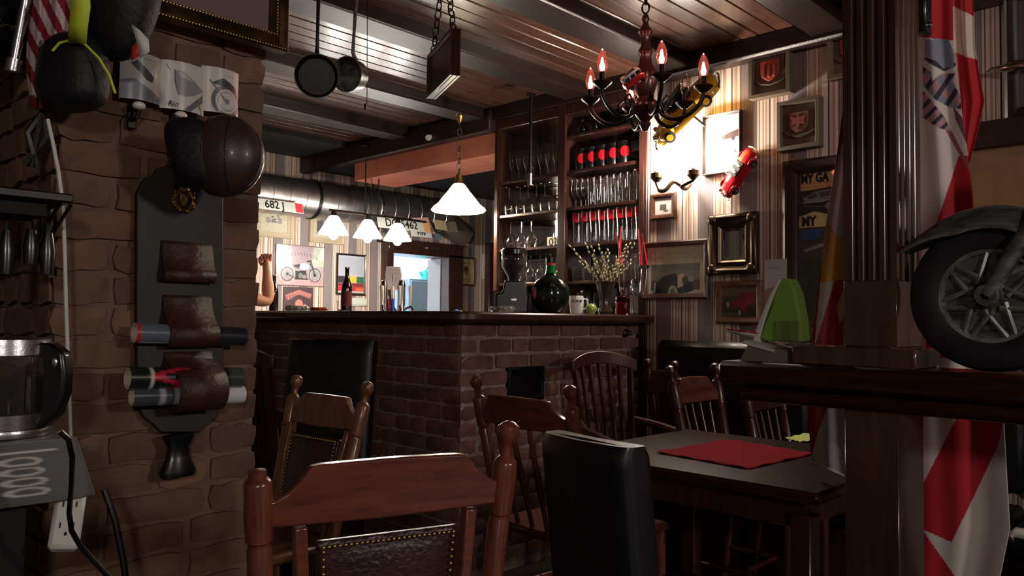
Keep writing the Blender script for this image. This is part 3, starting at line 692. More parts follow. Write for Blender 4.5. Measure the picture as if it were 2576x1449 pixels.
lamp('pendant_light', 'POINT', (0, 0, zb-.05), 17, (1, .85, .66), .05, parent=PD)
# ---- chandelier
cc = pZ(1623, 250, 3.1); CH = thing('chandelier', 'dark wooden chandelier with red flame candle bulbs', 'chandelier', (cc.x, cc.y, 0))
MB().lathe([(.0001, 2.40), (.010, 2.39), (.016, 2.375), (.010, 2.36), (.014, 2.345), (.026, 2.33), (.030, 2.32), (.020, 2.305), (.018, 2.265), (.024, 2.255), (.030, 2.24), (.022, 2.225), (.028, 2.19), (.045, 2.16), (.05, 2.12), (.036, 2.075), (.028, 2.06), (.05, 2.04), (.055, 2.02), (.035, 1.985), (.018, 1.965), (.022, 1.95), (.012, 1.93), (.0001, 1.925)], 22).build('stem', 'darkwood', CH)
MB().lathe([(.0001, 2.62), (.04, 2.62), (.035, 2.59), (.01, 2.575), (.0001, 2.575)], 18).build('canopy', 'bronze', CH)
chain(CH, (0, 0, 2.40), (0, 0, 2.58), .045, .004)
toc = math.atan2(-cc.y, -cc.x)
for i, th in enumerate((15, 75, 135, 195, -105, -45)):
    a = toc+math.radians(th); A = rotZ(a)
    arm = [(.04, 2.03), (.07, 1.985), (.11, 1.965), (.155, 1.97), (.195, 1.995), (.222, 2.03), (.227, 2.06)]
    MB().tube(smooth([A @ Vector((r, 0, z)) for r, z in arm], 4), .008, 8).build('arm', 'iron', CH)
    MB().tube([A @ Vector((r, 0, z)) for r, z in ((.075, 1.99), (.06, 2.03), (.085, 2.06), (.11, 2.04), (.10, 2.015))], .005, 6).build('scroll', 'iron', CH)
    P = A @ Vector((.227, 0, 0)); Q = T(P.x, P.y, 0)
    MB().lathe([(.0001, 2.052), (.012, 2.055), (.036, 2.075), (.038, 2.08), (.034, 2.079), (.010, 2.064), (.0001, 2.064)], 18, Q).build('drip_cup', 'bronze', CH)
    MB().lathe([(.016, 2.064), (.016, 2.085), (.011, 2.09), (.011, 2.118), (.0001, 2.118)], 14, Q).build('candle_sleeve', 'iron', CH)
    lit = th != 135
    b = MB().lathe([(.010, 2.115), (.0175, 2.13), (.0205, 2.146), (.019, 2.168), (.0125, 2.189), (.004, 2.206), (.0001, 2.208)], 16, Q).build('bulb', 'redgl' if lit else 'gl', CH)
    if lit:
        MB().lathe([(.0001, 2.122), (.009, 2.126), (.0115, 2.138), (.007, 2.152), (.004, 2.172), (.0001, 2.176)], 10, Q).build('filament', 'flame', b)
        lamp('flame_bulb_light', 'POINT', (P.x*1.0, P.y*1.0, 2.232), .16, (1, .35, .22), .01, parent=CH)
# toy bus perched on the chandelier
p = pZ(1590, 196, 2.93); r_, u_ = _rt, _up; X = (r_*.78+u_*.62).normalized(); Zv = (u_*.70-r_*.55-_fw*.45); Zv = (Zv-X*Zv.dot(X)).normalized(); Yv = Zv.cross(X)
TB = thing('toy_bus', 'red and white toy minibus perched on the chandelier', 'toy bus', M=axes(X, Yv, Zv, p))
MB().box((0, 0, -.012), (.085, .040, .026), b=.006).build('body', 'red', TB); MB().box((0, 0, .012), (.08, .037, .024), b=.007).build('cabin', 'offwhite', TB)
for s in (-1, 1):
    for i in range(3): MB().box((-.024+.024*i, s*.0185, .011), (.018, .002, .013)).build('window', 'blackpl', TB)
    for x in (-.025, .025): MB().cyl((x, s*.017, -.025), (x, s*.022, -.025), .009, n=12).build('wheel', 'rubber', TB)
MB().box((.041, 0, .011), (.003, .03, .014)).build('windscreen', 'blackpl', TB)
MB().box((0, 0, .0245), (.045, .018, .002)).build('roof_hatch', 'blackpl', TB)
for s in (-1, 1): MB().sphere((.043, s*.012, -.01), .004, 8, 6).build('headlight', 'chrome', TB)
# ---- wall sconce
P0 = pu(1742, 465, UW); SCN = thing('wall_sconce', 'two-armed bronze wall sconce with blazing bulbs on the striped wall', 'wall lamp', (UW, P0.y, P0.z), -math.pi/2)
MB().lathe([(.0001, -.002), (.046, -.004), (.050, -.016), (.028, -.032), (.0001, -.040)], 24, Matrix.Diagonal((.8, 1, 1.6, 1)) @ Matrix.Rotation(-math.pi/2, 4, 'X') @ Matrix.Diagonal((1, 1, -1, 1))).build('back_plate', 'bronze', SCN)
for q, (cx, cy, uu) in enumerate(((1652, 450, 3.63), (1744, 443, 3.64))):
    c = pu(cx, cy, uu); lx, ly, lz = P0.y-c.y, c.x-UW, c.z-P0.z
    pts = [Vector((0, -.02, 0)), Vector((lx*.15, ly*.45, -.015)), Vector((lx*.4, ly*.75, .012)), Vector((lx*.62, ly*.95, -.03)), Vector((lx*.85, ly, -.035)), Vector((lx*.98, ly, lz-.035)), Vector((lx, ly, lz-.01))]
    if q: pts = [Vector((0, -.02, 0)), Vector((0, ly*.6, -.03)), Vector((0, ly*.95, -.02)), Vector((lx, ly, lz-.02))]
    MB().tube(smooth(pts), .0115, 8).build('arm', 'bronze', SCN)
    Q = T(lx, ly, lz)
    MB().lathe([(.0001, -.026), (.010, -.022), (.018, -.012), (.033, .004), (.033, .03), (.028, .03), (.014, .010), (.0001, .010)], 16, Q).build('cup', 'bronze', SCN)
    MB().lathe([(.013, .006), (.013, .045), (.0001, .047)], 12, Q).build('candle_sleeve', 'offwhite', SCN)
    MB().lathe([(.008, .04), (.017, .058), (.019, .072), (.014, .095), (.004, .115), (.0001, .117)], 14, Q).build('bulb', 'bulbw', SCN)
    lamp('sconce_light', 'POINT', (lx, ly, lz+.15), 10.5, (1, .88, .76), .03, parent=SCN)
# ---- hanging pans
def hang(px, py, Zd): return pZ(px, py, Zd)
for (cx, cy, r, hy, lab, m, tilt, hook) in ((797, 193, 52, 139, 'black iron frying pan hanging by its long handle, left of the pair', 'iron', .25, 0), (894, 191, 42, 150, 'dark steel saucepan hanging by its long handle beside the frying pan', 'agedmetal', -.5, 1)):
    Zd = 2.9 if not hook else 3.05; c = hang(cx, cy, Zd); R = r*Zd/F
    yaw = AZ-math.pi/2+tilt*.8
    t = thing('frying_pan' if not hook else 'saucepan', lab, 'pan', (c.x, c.y, c.z), yaw)
    DP = .03 if not hook else .06
    B = Matrix.Rotation(math.pi/2+.18, 4, 'X')
    MB().lathe([(.0001, 0), (R*.86, 0), (R, DP), (R*1.0+.003, DP), (R*.88, -.004), (.0001, -.004)], 36, B).build('pan_body', m, t)
    MB().tube([(0, 0, R*.95), (0, -.02, R+.02), (0, -.015, R+.10), (0, 0, .36)], [.009, .007, .006, .008], 8).build('handle', m, t)
    MB().tube([(0, 0, .345), (.012, 0, .365), (0, 0, .385), (0, 0, 2.6-c.z)], .003, 6).build('hook', 'iron', t)
t = thing('pull_cord', 'thin pull cord hanging behind the saucepan', 'cord', pZ(922, 100, 3.5)); q = pZ(923, 262, 3.5)-pZ(922, 100, 3.5)
MB().cyl((0, 0, 2.62-t.location.z), q, .0018, n=6).build('string', 'iron', t); MB().lathe([(.0001, q.z-.03), (.004, q.z-.028), (.006, q.z-.005), (.0001, q.z)], 8).build('pull', 'iron', t)
# ---- hanging wooden board
n1, f1 = pZ(1146, 130, 3.0), pZ(1085, 190, 3.33); ht = .182
dv = (Vector((f1.x, f1.y, 0))-Vector((n1.x, n1.y, 0))); Lb = dv.length; cz = n1.z
HS = thing('hanging_sign', 'dark red wooden sign board hanging from the ceiling on chains', 'sign', ((n1.x+f1.x)/2, (n1.y+f1.y)/2, cz), math.atan2(dv.y, dv.x))
MB().box((0, 0, 0), (Lb, .022, ht), b=.003).build('board', 'darkwood', HS)
for s in (-1, 1): MB().moulding(Lb, ht, [(0, -.004), (0, -.012), (.012, -.012), (.016, -.004)], rotZ(0 if s < 0 else math.pi) @ T(0, -.008, 0)).build('border', 'chairdark', HS)
for s in (-1, 1):
    chain(HS, (s*Lb*.42, 0, ht/2), (s*.02, 0, 2.58-cz), .045, .003)
MB().tube([(-.02, 0, 2.575-cz), (0, 0, 2.56-cz), (.02, 0, 2.575-cz), (0, 0, 2.60-cz)], .004, 6, True).build('hook', 'iron', HS)
sp = thing('spotlight', 'small white clip spotlight on the terracotta beam edge', 'spotlight', pu(1086, 342, 3.70))
MB().cyl((0, 0, 0), (-.05, -.02, -.025), .014, .022).build('head', 'offwhite', sp); MB().box((.012, 0, .012), (.03, .02, .03), b=.004).build('clip', 'offwhite', sp)
# ================================================================== pictures and wall ornaments
def bike(c, x, y, s, dark=(52, 50, 52), lite=(226, 224, 220)):
    for wx in (-.285, .285): c.disc(x+wx*s, y, .128*s, dark).disc(x+wx*s, y, .088*s, (150, 148, 146)).ring(x+wx*s, y, .10*s, .012*s, lite).disc(x+wx*s, y, .03*s, dark)
    c.poly([(x-.13*s, y-.06*s), (x+.1*s, y-.08*s), (x+.13*s, y+.09*s), (x-.14*s, y+.09*s)], dark).disc(x-.01*s, y+.02*s, .05*s, (120, 118, 116)).disc(x+.07*s, y+.04*s, .04*s, (140, 138, 136))
    c.disc(x+.06*s, y-.15*s, .11*s, lite, .06*s).poly([(x-.16*s, y-.17*s), (x-.02*s, y-.2*s), (x-.04*s, y-.12*s), (x-.15*s, y-.13*s)], dark)
    c.line([(x+.285*s, y), (x+.19*s, y-.26*s), (x+.12*s, y-.25*s)], .028*s, dark).line([(x-.285*s, y), (x-.1*s, y+.08*s), (x+.15*s, y+.08*s)], .02*s, dark)
    c.ring(x-.285*s, y+.01*s, .155*s, .018*s, lite, .5).disc(x+.2*s, y-.2*s, .03*s, (90, 88, 88)); return c
def cv_sign(a):
    c = Cv(110, a, (172, 158, 160)); c.rect(0, a*.72, 1, a, (184, 150, 152)).rect(.32, 0, .74, a*.62, (160, 140, 146))
    c.poly([(.05, 0), (.22, 0), (.30, a*.5), (.0, a*.45)], (178, 186, 170)).poly([(.78, 0), (.95, 0), (1, a*.5), (.72, a*.5)], (178, 186, 170)).poly([(0, 0), (.06, 0), (.14, a*.3), (0, a*.4)], (214, 208, 200)).poly([(1, 0), (.94, 0), (.86, a*.3), (1, a*.4)], (214, 208, 200))
    for i in range(11): t = (i-5)/5; c.line([(.5+t*.32, .16+.06*t*t-.03), (.5+t*.32+.02, .2+.06*t*t-.02)], .016, (86, 72, 76), .8)
    bike(c, .515, .535, 1.0); c.scrib(.12, a*.82, .33, a*.93, 3, (120, 90, 94)); c.scrib(.7, a*.82, .92, a*.93, 3, (120, 90, 94))
    for r in ((0, 0, 1, .012), (0, a-.012, 1, a), (0, 0, .012, a), (.988, 0, 1, a)): c.rect(*r, (84, 64, 62))
    return c.noise(.03)
def flat_sign(name, label, wall, box, cvf, m='printgloss', depth=.008, rim='framedark', cat='sign'):
    loc, rz, w, h = spot(wall, *box); t = thing(name, label, cat, loc, rz)
    MB().box((0, -depth/2-.001, 0), (w, depth, h), b=.003).build('board', rim, t); sheet(cvf(h/w), w*.99, h*.99, t, y=-depth-.0016, m=m); return t
flat_sign('tin_sign', 'pink and grey tin sign with a vintage motorcycle behind the bar', 'b', (692, 815, 617, 720), cv_sign)
def cv_dark(a):
    c = Cv(70, a, (62, 38, 44)); c.poly([(.05, .25), (.5, .08), (.95, .2), (.9, .34), (.5, .22), (.12, .42)], (168, 104, 98))
    for i in range(9): c.line([(.12+i*.095, .2+.02*abs(i-4)), (.13+i*.095, .33+.02*abs(i-4))], .02, (70, 40, 44))
    c.disc(.52, .5, .13, (190, 120, 106)).poly([(.35, .62), (.7, .6), (.78, a), (.28, a)], (44, 30, 36)).disc(.34, .62, .06, (206, 190, 180)); c.disc(.72, .66, .1, (196, 150, 136), .14)
    return c.noise(.06)
flat_sign('poster', 'dark vintage poster with red lettering under the motorcycle sign', 'b', (712, 787, 722, 800), cv_dark, 'print', .003, cat='poster')
def cv_etch(seed):
    def f(a):
        random.seed(seed); c = Cv(64, a, (196, 188, 164)); 
        if seed == 1: bike(c, .5, a*.55, .75, (92, 86, 80), (180, 172, 156))
        else: c.rect(.1, a*.25, .95, a*.85, (150, 140, 134)).poly([(.1, a*.3), (.35, a*.2), (.4, a*.7), (.1, a*.75)], (96, 88, 86)).disc(.55, a*.6, .14, (84, 78, 78)).disc(.3, a*.66, .1, (84, 78, 78)).line([(.12, a*.25), (.3, a*.5), (.8, a*.45)], .03, (90, 84, 82))
        return c.noise(.04)
    return f
picture('framed_print', 'framed motorcycle etching under the plate reading 682 J', 'b', (640, 735, 505, 598), .02, 'framelight', cv_etch(1), (.03, 'framelight'))
picture('framed_print', 'framed grey etching behind the left cone lamp', 'b', (777, 864, 528, 613), .02, 'framelight', cv_etch(2), (.03, 'framelight'))
picture('framed_print', 'faint framed print half hidden between the cone lamps', 'b', (948, 1010, 530, 612), .02, 'framedark', cv_etch(3))
def cv_doc(a):
    c = Cv(60, a, (196, 200, 210)); c.scrib(.06, .06, .94, a*.5, 11, (150, 156, 172), .02)
    y = a*.55; c.rect(0, y, .5, y+.22, (60, 50, 60)).rect(.42, y, .72, y+.22, (232, 200, 70)).rect(.72, y, 1, y+.22, (50, 120, 90)).rect(0, y+.22, 1, y+.34, (150, 48, 60)).rect(0, y+.34, 1, a*.95, (204, 48, 56)).rect(.7, y+.38, 1, y+.46, (240, 130, 70)).rect(0, a*.95, 1, a, (214, 200, 196)); return c
picture('framed_notice', 'black framed notice with coloured blocks behind the beer bottle', 'b', (845, 918, 639, 742), .018, 'framedark', cv_doc)
def cv_jet(a):
    c = Cv(40, a, (232, 212, 150)); c.line([(.25, .2), (.35, .32)], .05, (90, 70, 50)).scrib(.2, .2, .8, .36, 2, (110, 86, 60), .05).disc(.45, a*.42, .2, (120, 100, 78)).disc(.5, a*.56, .14, (150, 126, 96)).scrib(.15, a*.75, .85, a*.92, 4, (140, 112, 70), .04); return c
picture('framed_poster', 'small yellow framed poster right of the kitchen doorway', 'b', (1154, 1191, 647, 719), .018, 'framebrown', cv_jet)
def cv_white(a): return Cv(30, a, (226, 220, 214)).rect(.2, a*.55, .9, a*.6, (120, 100, 100)).rect(.3, a*.3, .7, a*.34, (180, 170, 170))
flat_sign('notice', 'white paper notice on the dark door by the shelves', 'b', (1212, 1236, 640, 702), cv_white, 'print', .004, 'offwhite', 'notice')
for nm, lab, bx in (('light_switch', 'white triple light switch under the framed notice', (884, 922, 750, 770)), ('thermostat', 'small white thermostat box below the yellow poster', (1147, 1163, 722, 746))):
    loc, rz, w, h = spot('b', *bx); t = thing(nm, lab, 'switch', loc, rz); MB().box((0, -.006, 0), (w, .012, h), b=.003).build('plate', 'offwhite', t)
    for i in range(3 if 'triple' in lab else 1):
        k = 3 if 'triple' in lab else 1; MB().box(((i-(k-1)/2)*w/k, -.014, 0), (w/k*.8, .006, h*.7), b=.002).build('rocker', 'offwhite', t)
# --- striped wall, right
def cv_photo(a):
    c = Cv(80, a, (236, 232, 226)); c.line([(0, .32), (1, .1)], .014, (60, 50, 40)).poly([(0, .62), (1, .42), (1, .5), (0, .68)], (96, 84, 78)).poly([(.45, .58), (.98, .42), (.98, .62), (.5, .68)], (70, 44, 44)).line([(.18, .78), (.42, .74), (.46, .6)], .025, (20, 16, 16)).disc(.62, .60, .05, (34, 22, 22)).disc(.82, .66, .06, (28, 18, 20))
    c.line([(.12, 1.12), (.14, 1.3), (.24, 1.32)], .04, (24, 26, 26)).line([(.12, 1.16), (.34, 1.12), (.46, 1.18)], .025, (36, 38, 38)).disc(.56, 1.06, .04, (44, 44, 46)).disc(.88, 1.02, .05, (40, 40, 42), .03).line([(.66, .04), (.7, .1)], .015, (70, 60, 56)).line([(.74, .04), (.78, .1)], .015, (70, 60, 56)).scrib(.05, a*.9, .5, a*.94, 2, (170, 166, 160)); return c
picture('framed_photograph', 'brightly lit framed motor race photograph beside the yellow car', 'r', (1773, 1868, 286, 438), .014, 'framedark', cv_photo, depth=.03)
def cv_small(a): return Cv(40, a, (216, 210, 200)).rect(.28, .3, .68, .62, (96, 92, 84)).rect(.5, .6, .78, .72, (100, 98, 88))
picture('small_picture', 'small brown frame with a tiny sketch below the wall lamp', 'r', (1640, 1703, 487, 552), .028, 'framebrown', cv_small)
def cv_car(a):
    c = Cv(110, a, (196, 186, 160)); c.scrib(.36, .09, .7, .12, 1, (160, 150, 128), .02); c.rect(.07, .27, .93, a*.93, (132, 132, 118)).rect(.07, a*.72, .93, a*.93, (104, 82, 60)).rect(.07, .27, .93, .38, (112, 116, 104))
    c.poly([(.12, .58), (.3, .46), (.52, .42), (.58, .5), (.72, .5), (.82, .56), (.82, .68), (.5, .78), (.15, .82), (.1, .7)], (54, 62, 68)).disc(.2, .74, .1, (28, 30, 34)).disc(.46, .72, .085, (190, 184, 164), .12).disc(.46, .72, .05, (120, 112, 96), .08).poly([(.55, .44), (.66, .42), (.64, .62), (.54, .64)], (196, 188, 164)).disc(.68, .52, .06, (70, 62, 56)).disc(.78, .5, .05, (160, 150, 130)).line([(.14, .56), (.13, .7)], .02, (220, 220, 216)).line([(.28, .48), (.5, .42)], .03, (40, 44, 50)); return c.noise(.05)
picture('framed_print', 'wide brown framed print of a vintage touring car', 'r', (1620, 1786, 606, 752), .030, 'framebrown', cv_car, depth=.028)
def cv_tractor(a):
    c = Cv(80, a, (78, 84, 60)); c.rect(0, 0, 1, a*.3, (120, 110, 96)).rect(0, a*.75, 1, a, (58, 66, 44)).poly([(.46, .16), (.95, .14), (.96, .42), (.8, .46), (.78, .62), (.52, .64), (.46, .48), (.3, .5), (.3, .4), (.44, .36)], (176, 40, 54)).disc(.18, .46, .10, (60, 56, 50)).disc(.18, .46, .05, (190, 180, 150), .085).disc(.52, .68, .09, (50, 46, 42), .12).disc(.52, .68, .045, (200, 190, 160), .08).disc(.8, .62, .12, (60, 30, 32)).disc(.62, .26, .08, (120, 50, 52)); return c.noise(.06)
picture('framed_painting', 'oak framed painting of a red tractor', 'r', (1803, 1921, 706, 814), .035, 'frameoak', cv_tractor)
MR = picture('ornate_mirror', 'rectangular mirror in a wide ornate pewter frame', 'r', (1788, 1912, 538, 690), .075, 'bronze', None, pane=False, cat='mirror', depth=.05,
             prof=[(0, -.001), (0, -.03), (.008, -.045), (.02, -.05), (.032, -.035), (.05, -.028), (.062, -.035), (.07, -.03), (.078, -.012), (.078, -.001)])
loc, rz, mw_, mh_ = spot('r', 1788, 1912, 538, 690)
MB().box((0, -.012, 0), (mw_-.15, .004, mh_-.15)).build('mirror', 'mirror', MR); MB().moulding(mw_-.15, mh_-.15, [(0, -.014), (.014, -.0175), (.016, -.0145)]).build('bevel', 'mirror', MR)
for sx in (-1, 1):
    for sz in (-1, 1): MB().sphere((sx*(mw_/2-.03), -.045, sz*(mh_/2-.03)), .02, 10, 7, (1.2, .5, 1.2)).build('corner_rosette', 'bronze', MR)
def cv_garage(a):
    c = Cv(120, a, (44, 46, 44)); c.rect(.06, 0, 1, .42, (196, 172, 120)); c.scrib(.1, .22, .98, .38, 2, (206, 96, 60), .045); c.poly([(0, .44), (1, .36), (1, 1.05), (0, 1.05)], (30, 32, 34)).poly([(.12, .62), (.4, .47), (.95, .42), (1, .62), (.9, .74), (.2, .74)], (120, 124, 126)).poly([(.2, .6), (.42, .5), (.5, .6), (.25, .66)], (60, 64, 66)).poly([(.5, .5), (.9, .46), (.92, .58), (.55, .62)], (70, 74, 76)).disc(.75, .84, .14, (18, 18, 20)).disc(.75, .84, .08, (140, 140, 140)).line([(.12, .72), (.95, .70)], .03, (150, 152, 152)).line([(.14, .8), (.7, .86)], .02, (110, 112, 112))
    c.poly([(.02, 1.06), (.4, .95), (.78, 1.06), (.78, 1.34), (.02, 1.34)], (204, 186, 130)).disc(.3, 1.52, .28, (30, 70, 120), .14).rect(0, 1.7, 1, 2.1, (58, 62, 58)).poly([(.1, 1.9), (.6, 1.75), (.7, 1.8), (.2, 1.95)], (130, 132, 128)).rect(0, 2.1, 1, a, (40, 50, 40)); return c.noise(.05)
GP = picture('framed_poster', 'tall dark framed garage poster with old car and MY lettering', 'r', (1976, 2150, 398, 860), .07, 'framedark', cv_garage, depth=.045)
loc, rz, gw, gh = spot('r', 1976, 2150, 398, 860); iw, ih = gw-.14, gh-.14; s = iw
text('MY GA', s*.30, 'black', GP, -iw/2+.07*s, ih/2-.14*s, -.0095, bold=.003, sx=.75, align='LEFT'); text('MY', s*.32, 'black', GP, -iw/2+.09*s, ih/2-1.2*s, -.0095, bold=.003, sx=.8, align='LEFT')
def crest(label, box, red):
    loc, rz, w, h = spot('r', *box); t = thing('crest_plaque', label, 'plaque', loc, rz, 'heraldic plaques'); d = .055
    MB().moulding(w, h, [(0, 0), (0, -d), (.018, -d), (.024, -d+.012), (.026, 0)]).build('frame', 'crestbox', t)
    MB().box((0, -.018, 0), (w-.045, .03, h-.045)).build('panel', 'crestbox', t)
    sh = [(-.5, .5), (.5, .5), (.5, -.05), (.42, -.3), (.2, -.48), (0, -.56), (-.2, -.48), (-.42, -.3), (-.5, -.05)]; k = w*.46
    MB().prism([(x*k, z*k+.012) for x, z in sh], -.046, -.03).build('shield', 'crestred' if red else 'crestbrown', t, bev=.004)
    MB().tube([(x*k*1.25, -.038, .012+z*k-abs(x)*.0) for x, z in ((-.62, -.42), (-.4, -.62), (0, -.74), (.4, -.66), (.66, -.5))], [.004, .008, .009, .008, .004], 6).build('scroll', 'crestbox', t)
    if red:
        for dx in (-.28, 0, .28): MB().box((dx*k, -.048, .012-.05*k), (.12*k, .008, .62*k), b=.002).build('charge', 'crestdark', t)
    else:
        MB().prism([(x*k, z*k+.012) for x, z in ((0, .38), (.1, .2), (.42, .3), (.3, .0), (.38, -.2), (.1, -.12), (0, -.42), (-.1, -.12), (-.38, -.2), (-.3, 0), (-.42, .3), (-.1, .2))], -.050, -.045).build('charge', 'crestdark', t)
MT['crestred'] = mat('crest_red', (158, 54, 36), .6); MT['crestbrown'] = mat('crest_brown', (118, 84, 58), .6); MT['crestdark'] = mat('crest_dark', (112, 44, 32), .6)
crest('heraldic plaque with red shield high on the striped wall', (1895, 1998, 128, 246), 1)
crest('heraldic plaque with brown eagle shield above the dark garage poster', (1966, 2072, 254, 378), 0)
crest('heraldic plaque partly hidden behind the fluted column', (2092, 2200, 66, 196), 1)
# small branch ornament by the poster frame
t = thing('wire_ornament', 'small twisted wire ornament at the corner of the garage poster', 'ornament', pu(1983, 412, UW-.05), -math.pi/2)
for k in range(3): MB().tube([(-.03+.01*k, 0, -.035), (-.005+.006*k, -.01, 0), (.02, -.005, .03+.006*k), (.03, 0, .028)], .003, 6).build('strand', 'bronze', t)
def toy_car(label, px, py, L, ang, m, seat, m2, cat='toy car', lift=.06, roll=0, wr=.40, hr=.16):
    c = pu(px, py, UW-lift); N_ = Vector((-1, 0, 0)); R_ = Vector((0, -1, 0)); U_ = Vector((0, 0, 1))
    X = (R_*math.cos(ang)+U_*math.sin(ang)); Zv = (N_*math.cos(roll)+X.cross(N_)*-math.sin(roll)).normalized(); Yv = Zv.cross(X)
    t = thing('toy_car', label, cat, M=axes(X, Yv, Zv, c)); W = L*wr; H = L*hr
    sec = [(-.5, .30, .45, .62), (-.47, .40, .7, .85), (-.36, .46, .95, 1.0), (-.18, .47, 1.0, 1.0), (.05, .47, 1.0, 1.0), (.2, .46, .95, .98), (.38, .42, .8, .9), (.47, .36, .62, .75), (.5, .28, .4, .55)]
    mb = MB(); k = 9; vs = []; fs = []
    for x, hw, tz, _ in sec:
        for q in range(k):
            a = math.pi*q/(k-1); y = -math.cos(a)*hw*W*2*.5; e = math.sin(a)**.45*tz*H
            vs.append((x*L, y*1.05, e-.0))
    for i in range(len(sec)-1):
        for q in range(k-1): fs.append((i*k+q, (i+1)*k+q, (i+1)*k+q+1, i*k+q+1))
    fs += [tuple(range(k)), tuple((len(sec)-1)*k+q for q in range(k-1, -1, -1))]
    fs += [(i*k, i*k+k-1, (i+1)*k+k-1, (i+1)*k) for i in range(len(sec)-1)]
    mb.add(vs, fs); mb.build('body', m, t, ang=50)
    MB().box((-.06*L, 0, H*1.0), (.30*L, W*.62, H*.16), b=.004).build('cockpit', 'black', t)
    for xx in (-.14, .0): MB().box((xx*L, 0, H*1.1), (.07*L, W*.58, H*.30), b=.006).build('seat', seat, t)
    MB().box((.115*L, 0, H*1.25), (.008*L, W*.66, H*.55), Matrix.Identity(4), b=0).build('windscreen', 'gl', t)
    MB().moulding(W*.68, H*.6, [(0, -.001), (.004, -.001), (.004, .001), (0, .001)], T(.115*L, 0, H*1.25) @ rotZ(math.pi/2)).build('windscreen_frame', 'chrome', t)
    for sx in (-.30, .30):
        for sy in (-1, 1):
            MB().cyl((sx*L, sy*W*.40, H*.18), (sx*L, sy*W*.53, H*.18), L*.072, n=20).build('wheel', 'rubber', t); 
            MB().cyl((sx*L, sy*W*.53, H*.18), (sx*L, sy*W*.545, H*.18), L*.042, n=14).build('hubcap', m2, t)
            MB().sphere((sx*L, sy*W*.44, H*.42), L*.098, 16, 8, (1.15, .34, .75)).build('mudguard', m, t)
    for sy in (-1, 1):
        MB().sphere((.46*L, sy*W*.26, H*.62), L*.034, 12, 8).build('headlight', 'chrome', t)
    MB().box((.505*L, 0, H*.35), (.02*L, W*.40, H*.5), b=.003).build('grille', 'chrome', t)
    for sx in (-.53, .54): MB().tube([(sx*L-.008*(1 if sx > 0 else -1), -W*.46, H*.2), (sx*L, -W*.25, H*.2), (sx*L, W*.25, H*.2), (sx*L-.008*(1 if sx > 0 else -1), W*.46, H*.2)], L*.013, 8).build('bumper', 'chrome', t)
    MB().cyl((0, 0, -lift-0.0), (0, 0, .01), .008, n=8).build('wall_mount', 'iron', t)
    return t
yc = toy_car('yellow vintage toy car mounted askew on the wall above the sconce', 1735, 285, .44, math.radians(36)+math.pi, 'yellow', 'leather', 'yellow', lift=.11, roll=-.75, wr=.50, hr=.21)
MB().box((-.02, 0, .12), (.16, .12, .03), T(0, 0, 0) @ Matrix.Rotation(.12, 4, 'Y'), b=.014).build('folded_top', 'leather', yc)
toy_car('red convertible toy car mounted nose down on the striped wall', 1862, 437, .27, math.radians(52)+math.pi, 'red', 'cream', 'chrome', lift=.035, roll=-.35)
# far right end of the wall
picture('framed_picture', 'dark framed picture at the right edge above the wooden shelf', 'r', (2530, 2640, -60, 300), .05, 'framedark', lambda a: Cv(30, a, (120, 108, 110)), depth=.04)
t = thing('chrome_ornament', 'chrome bird shaped ornament on the dark frame at the right edge', 'ornament', pu(2560, 165, UW-.07), -math.pi/2)
MB().sphere((0, 0, 0), .05, 14, 9, (1.5, .4, .45)).build('body', 'chrome', t); MB().tube([(-.05, 0, .0), (-.09, 0, .006), (-.11, 0, -.004)], [.014, .008, .003], 8).build('beak', 'chrome', t)
P = pu(2520, 340, UW); struct('trim_4', MB().box((3.715, P.y-.28, P.z), (.07, 1.0, .11), b=.006), 'beam', 'dark rail across the striped wall right of the flags', 'rail')
P1, P2 = pu(2500, 375, UW), pu(2500, 560, UW); struct('wall_panel', MB().box((3.735, P1.y-.25, (P1.z+P2.z)/2-.35), (.03, 1.0, P1.z-P2.z+.7)), 'tan', 'tan plaster panel below the dark rail on the right', 'panel')
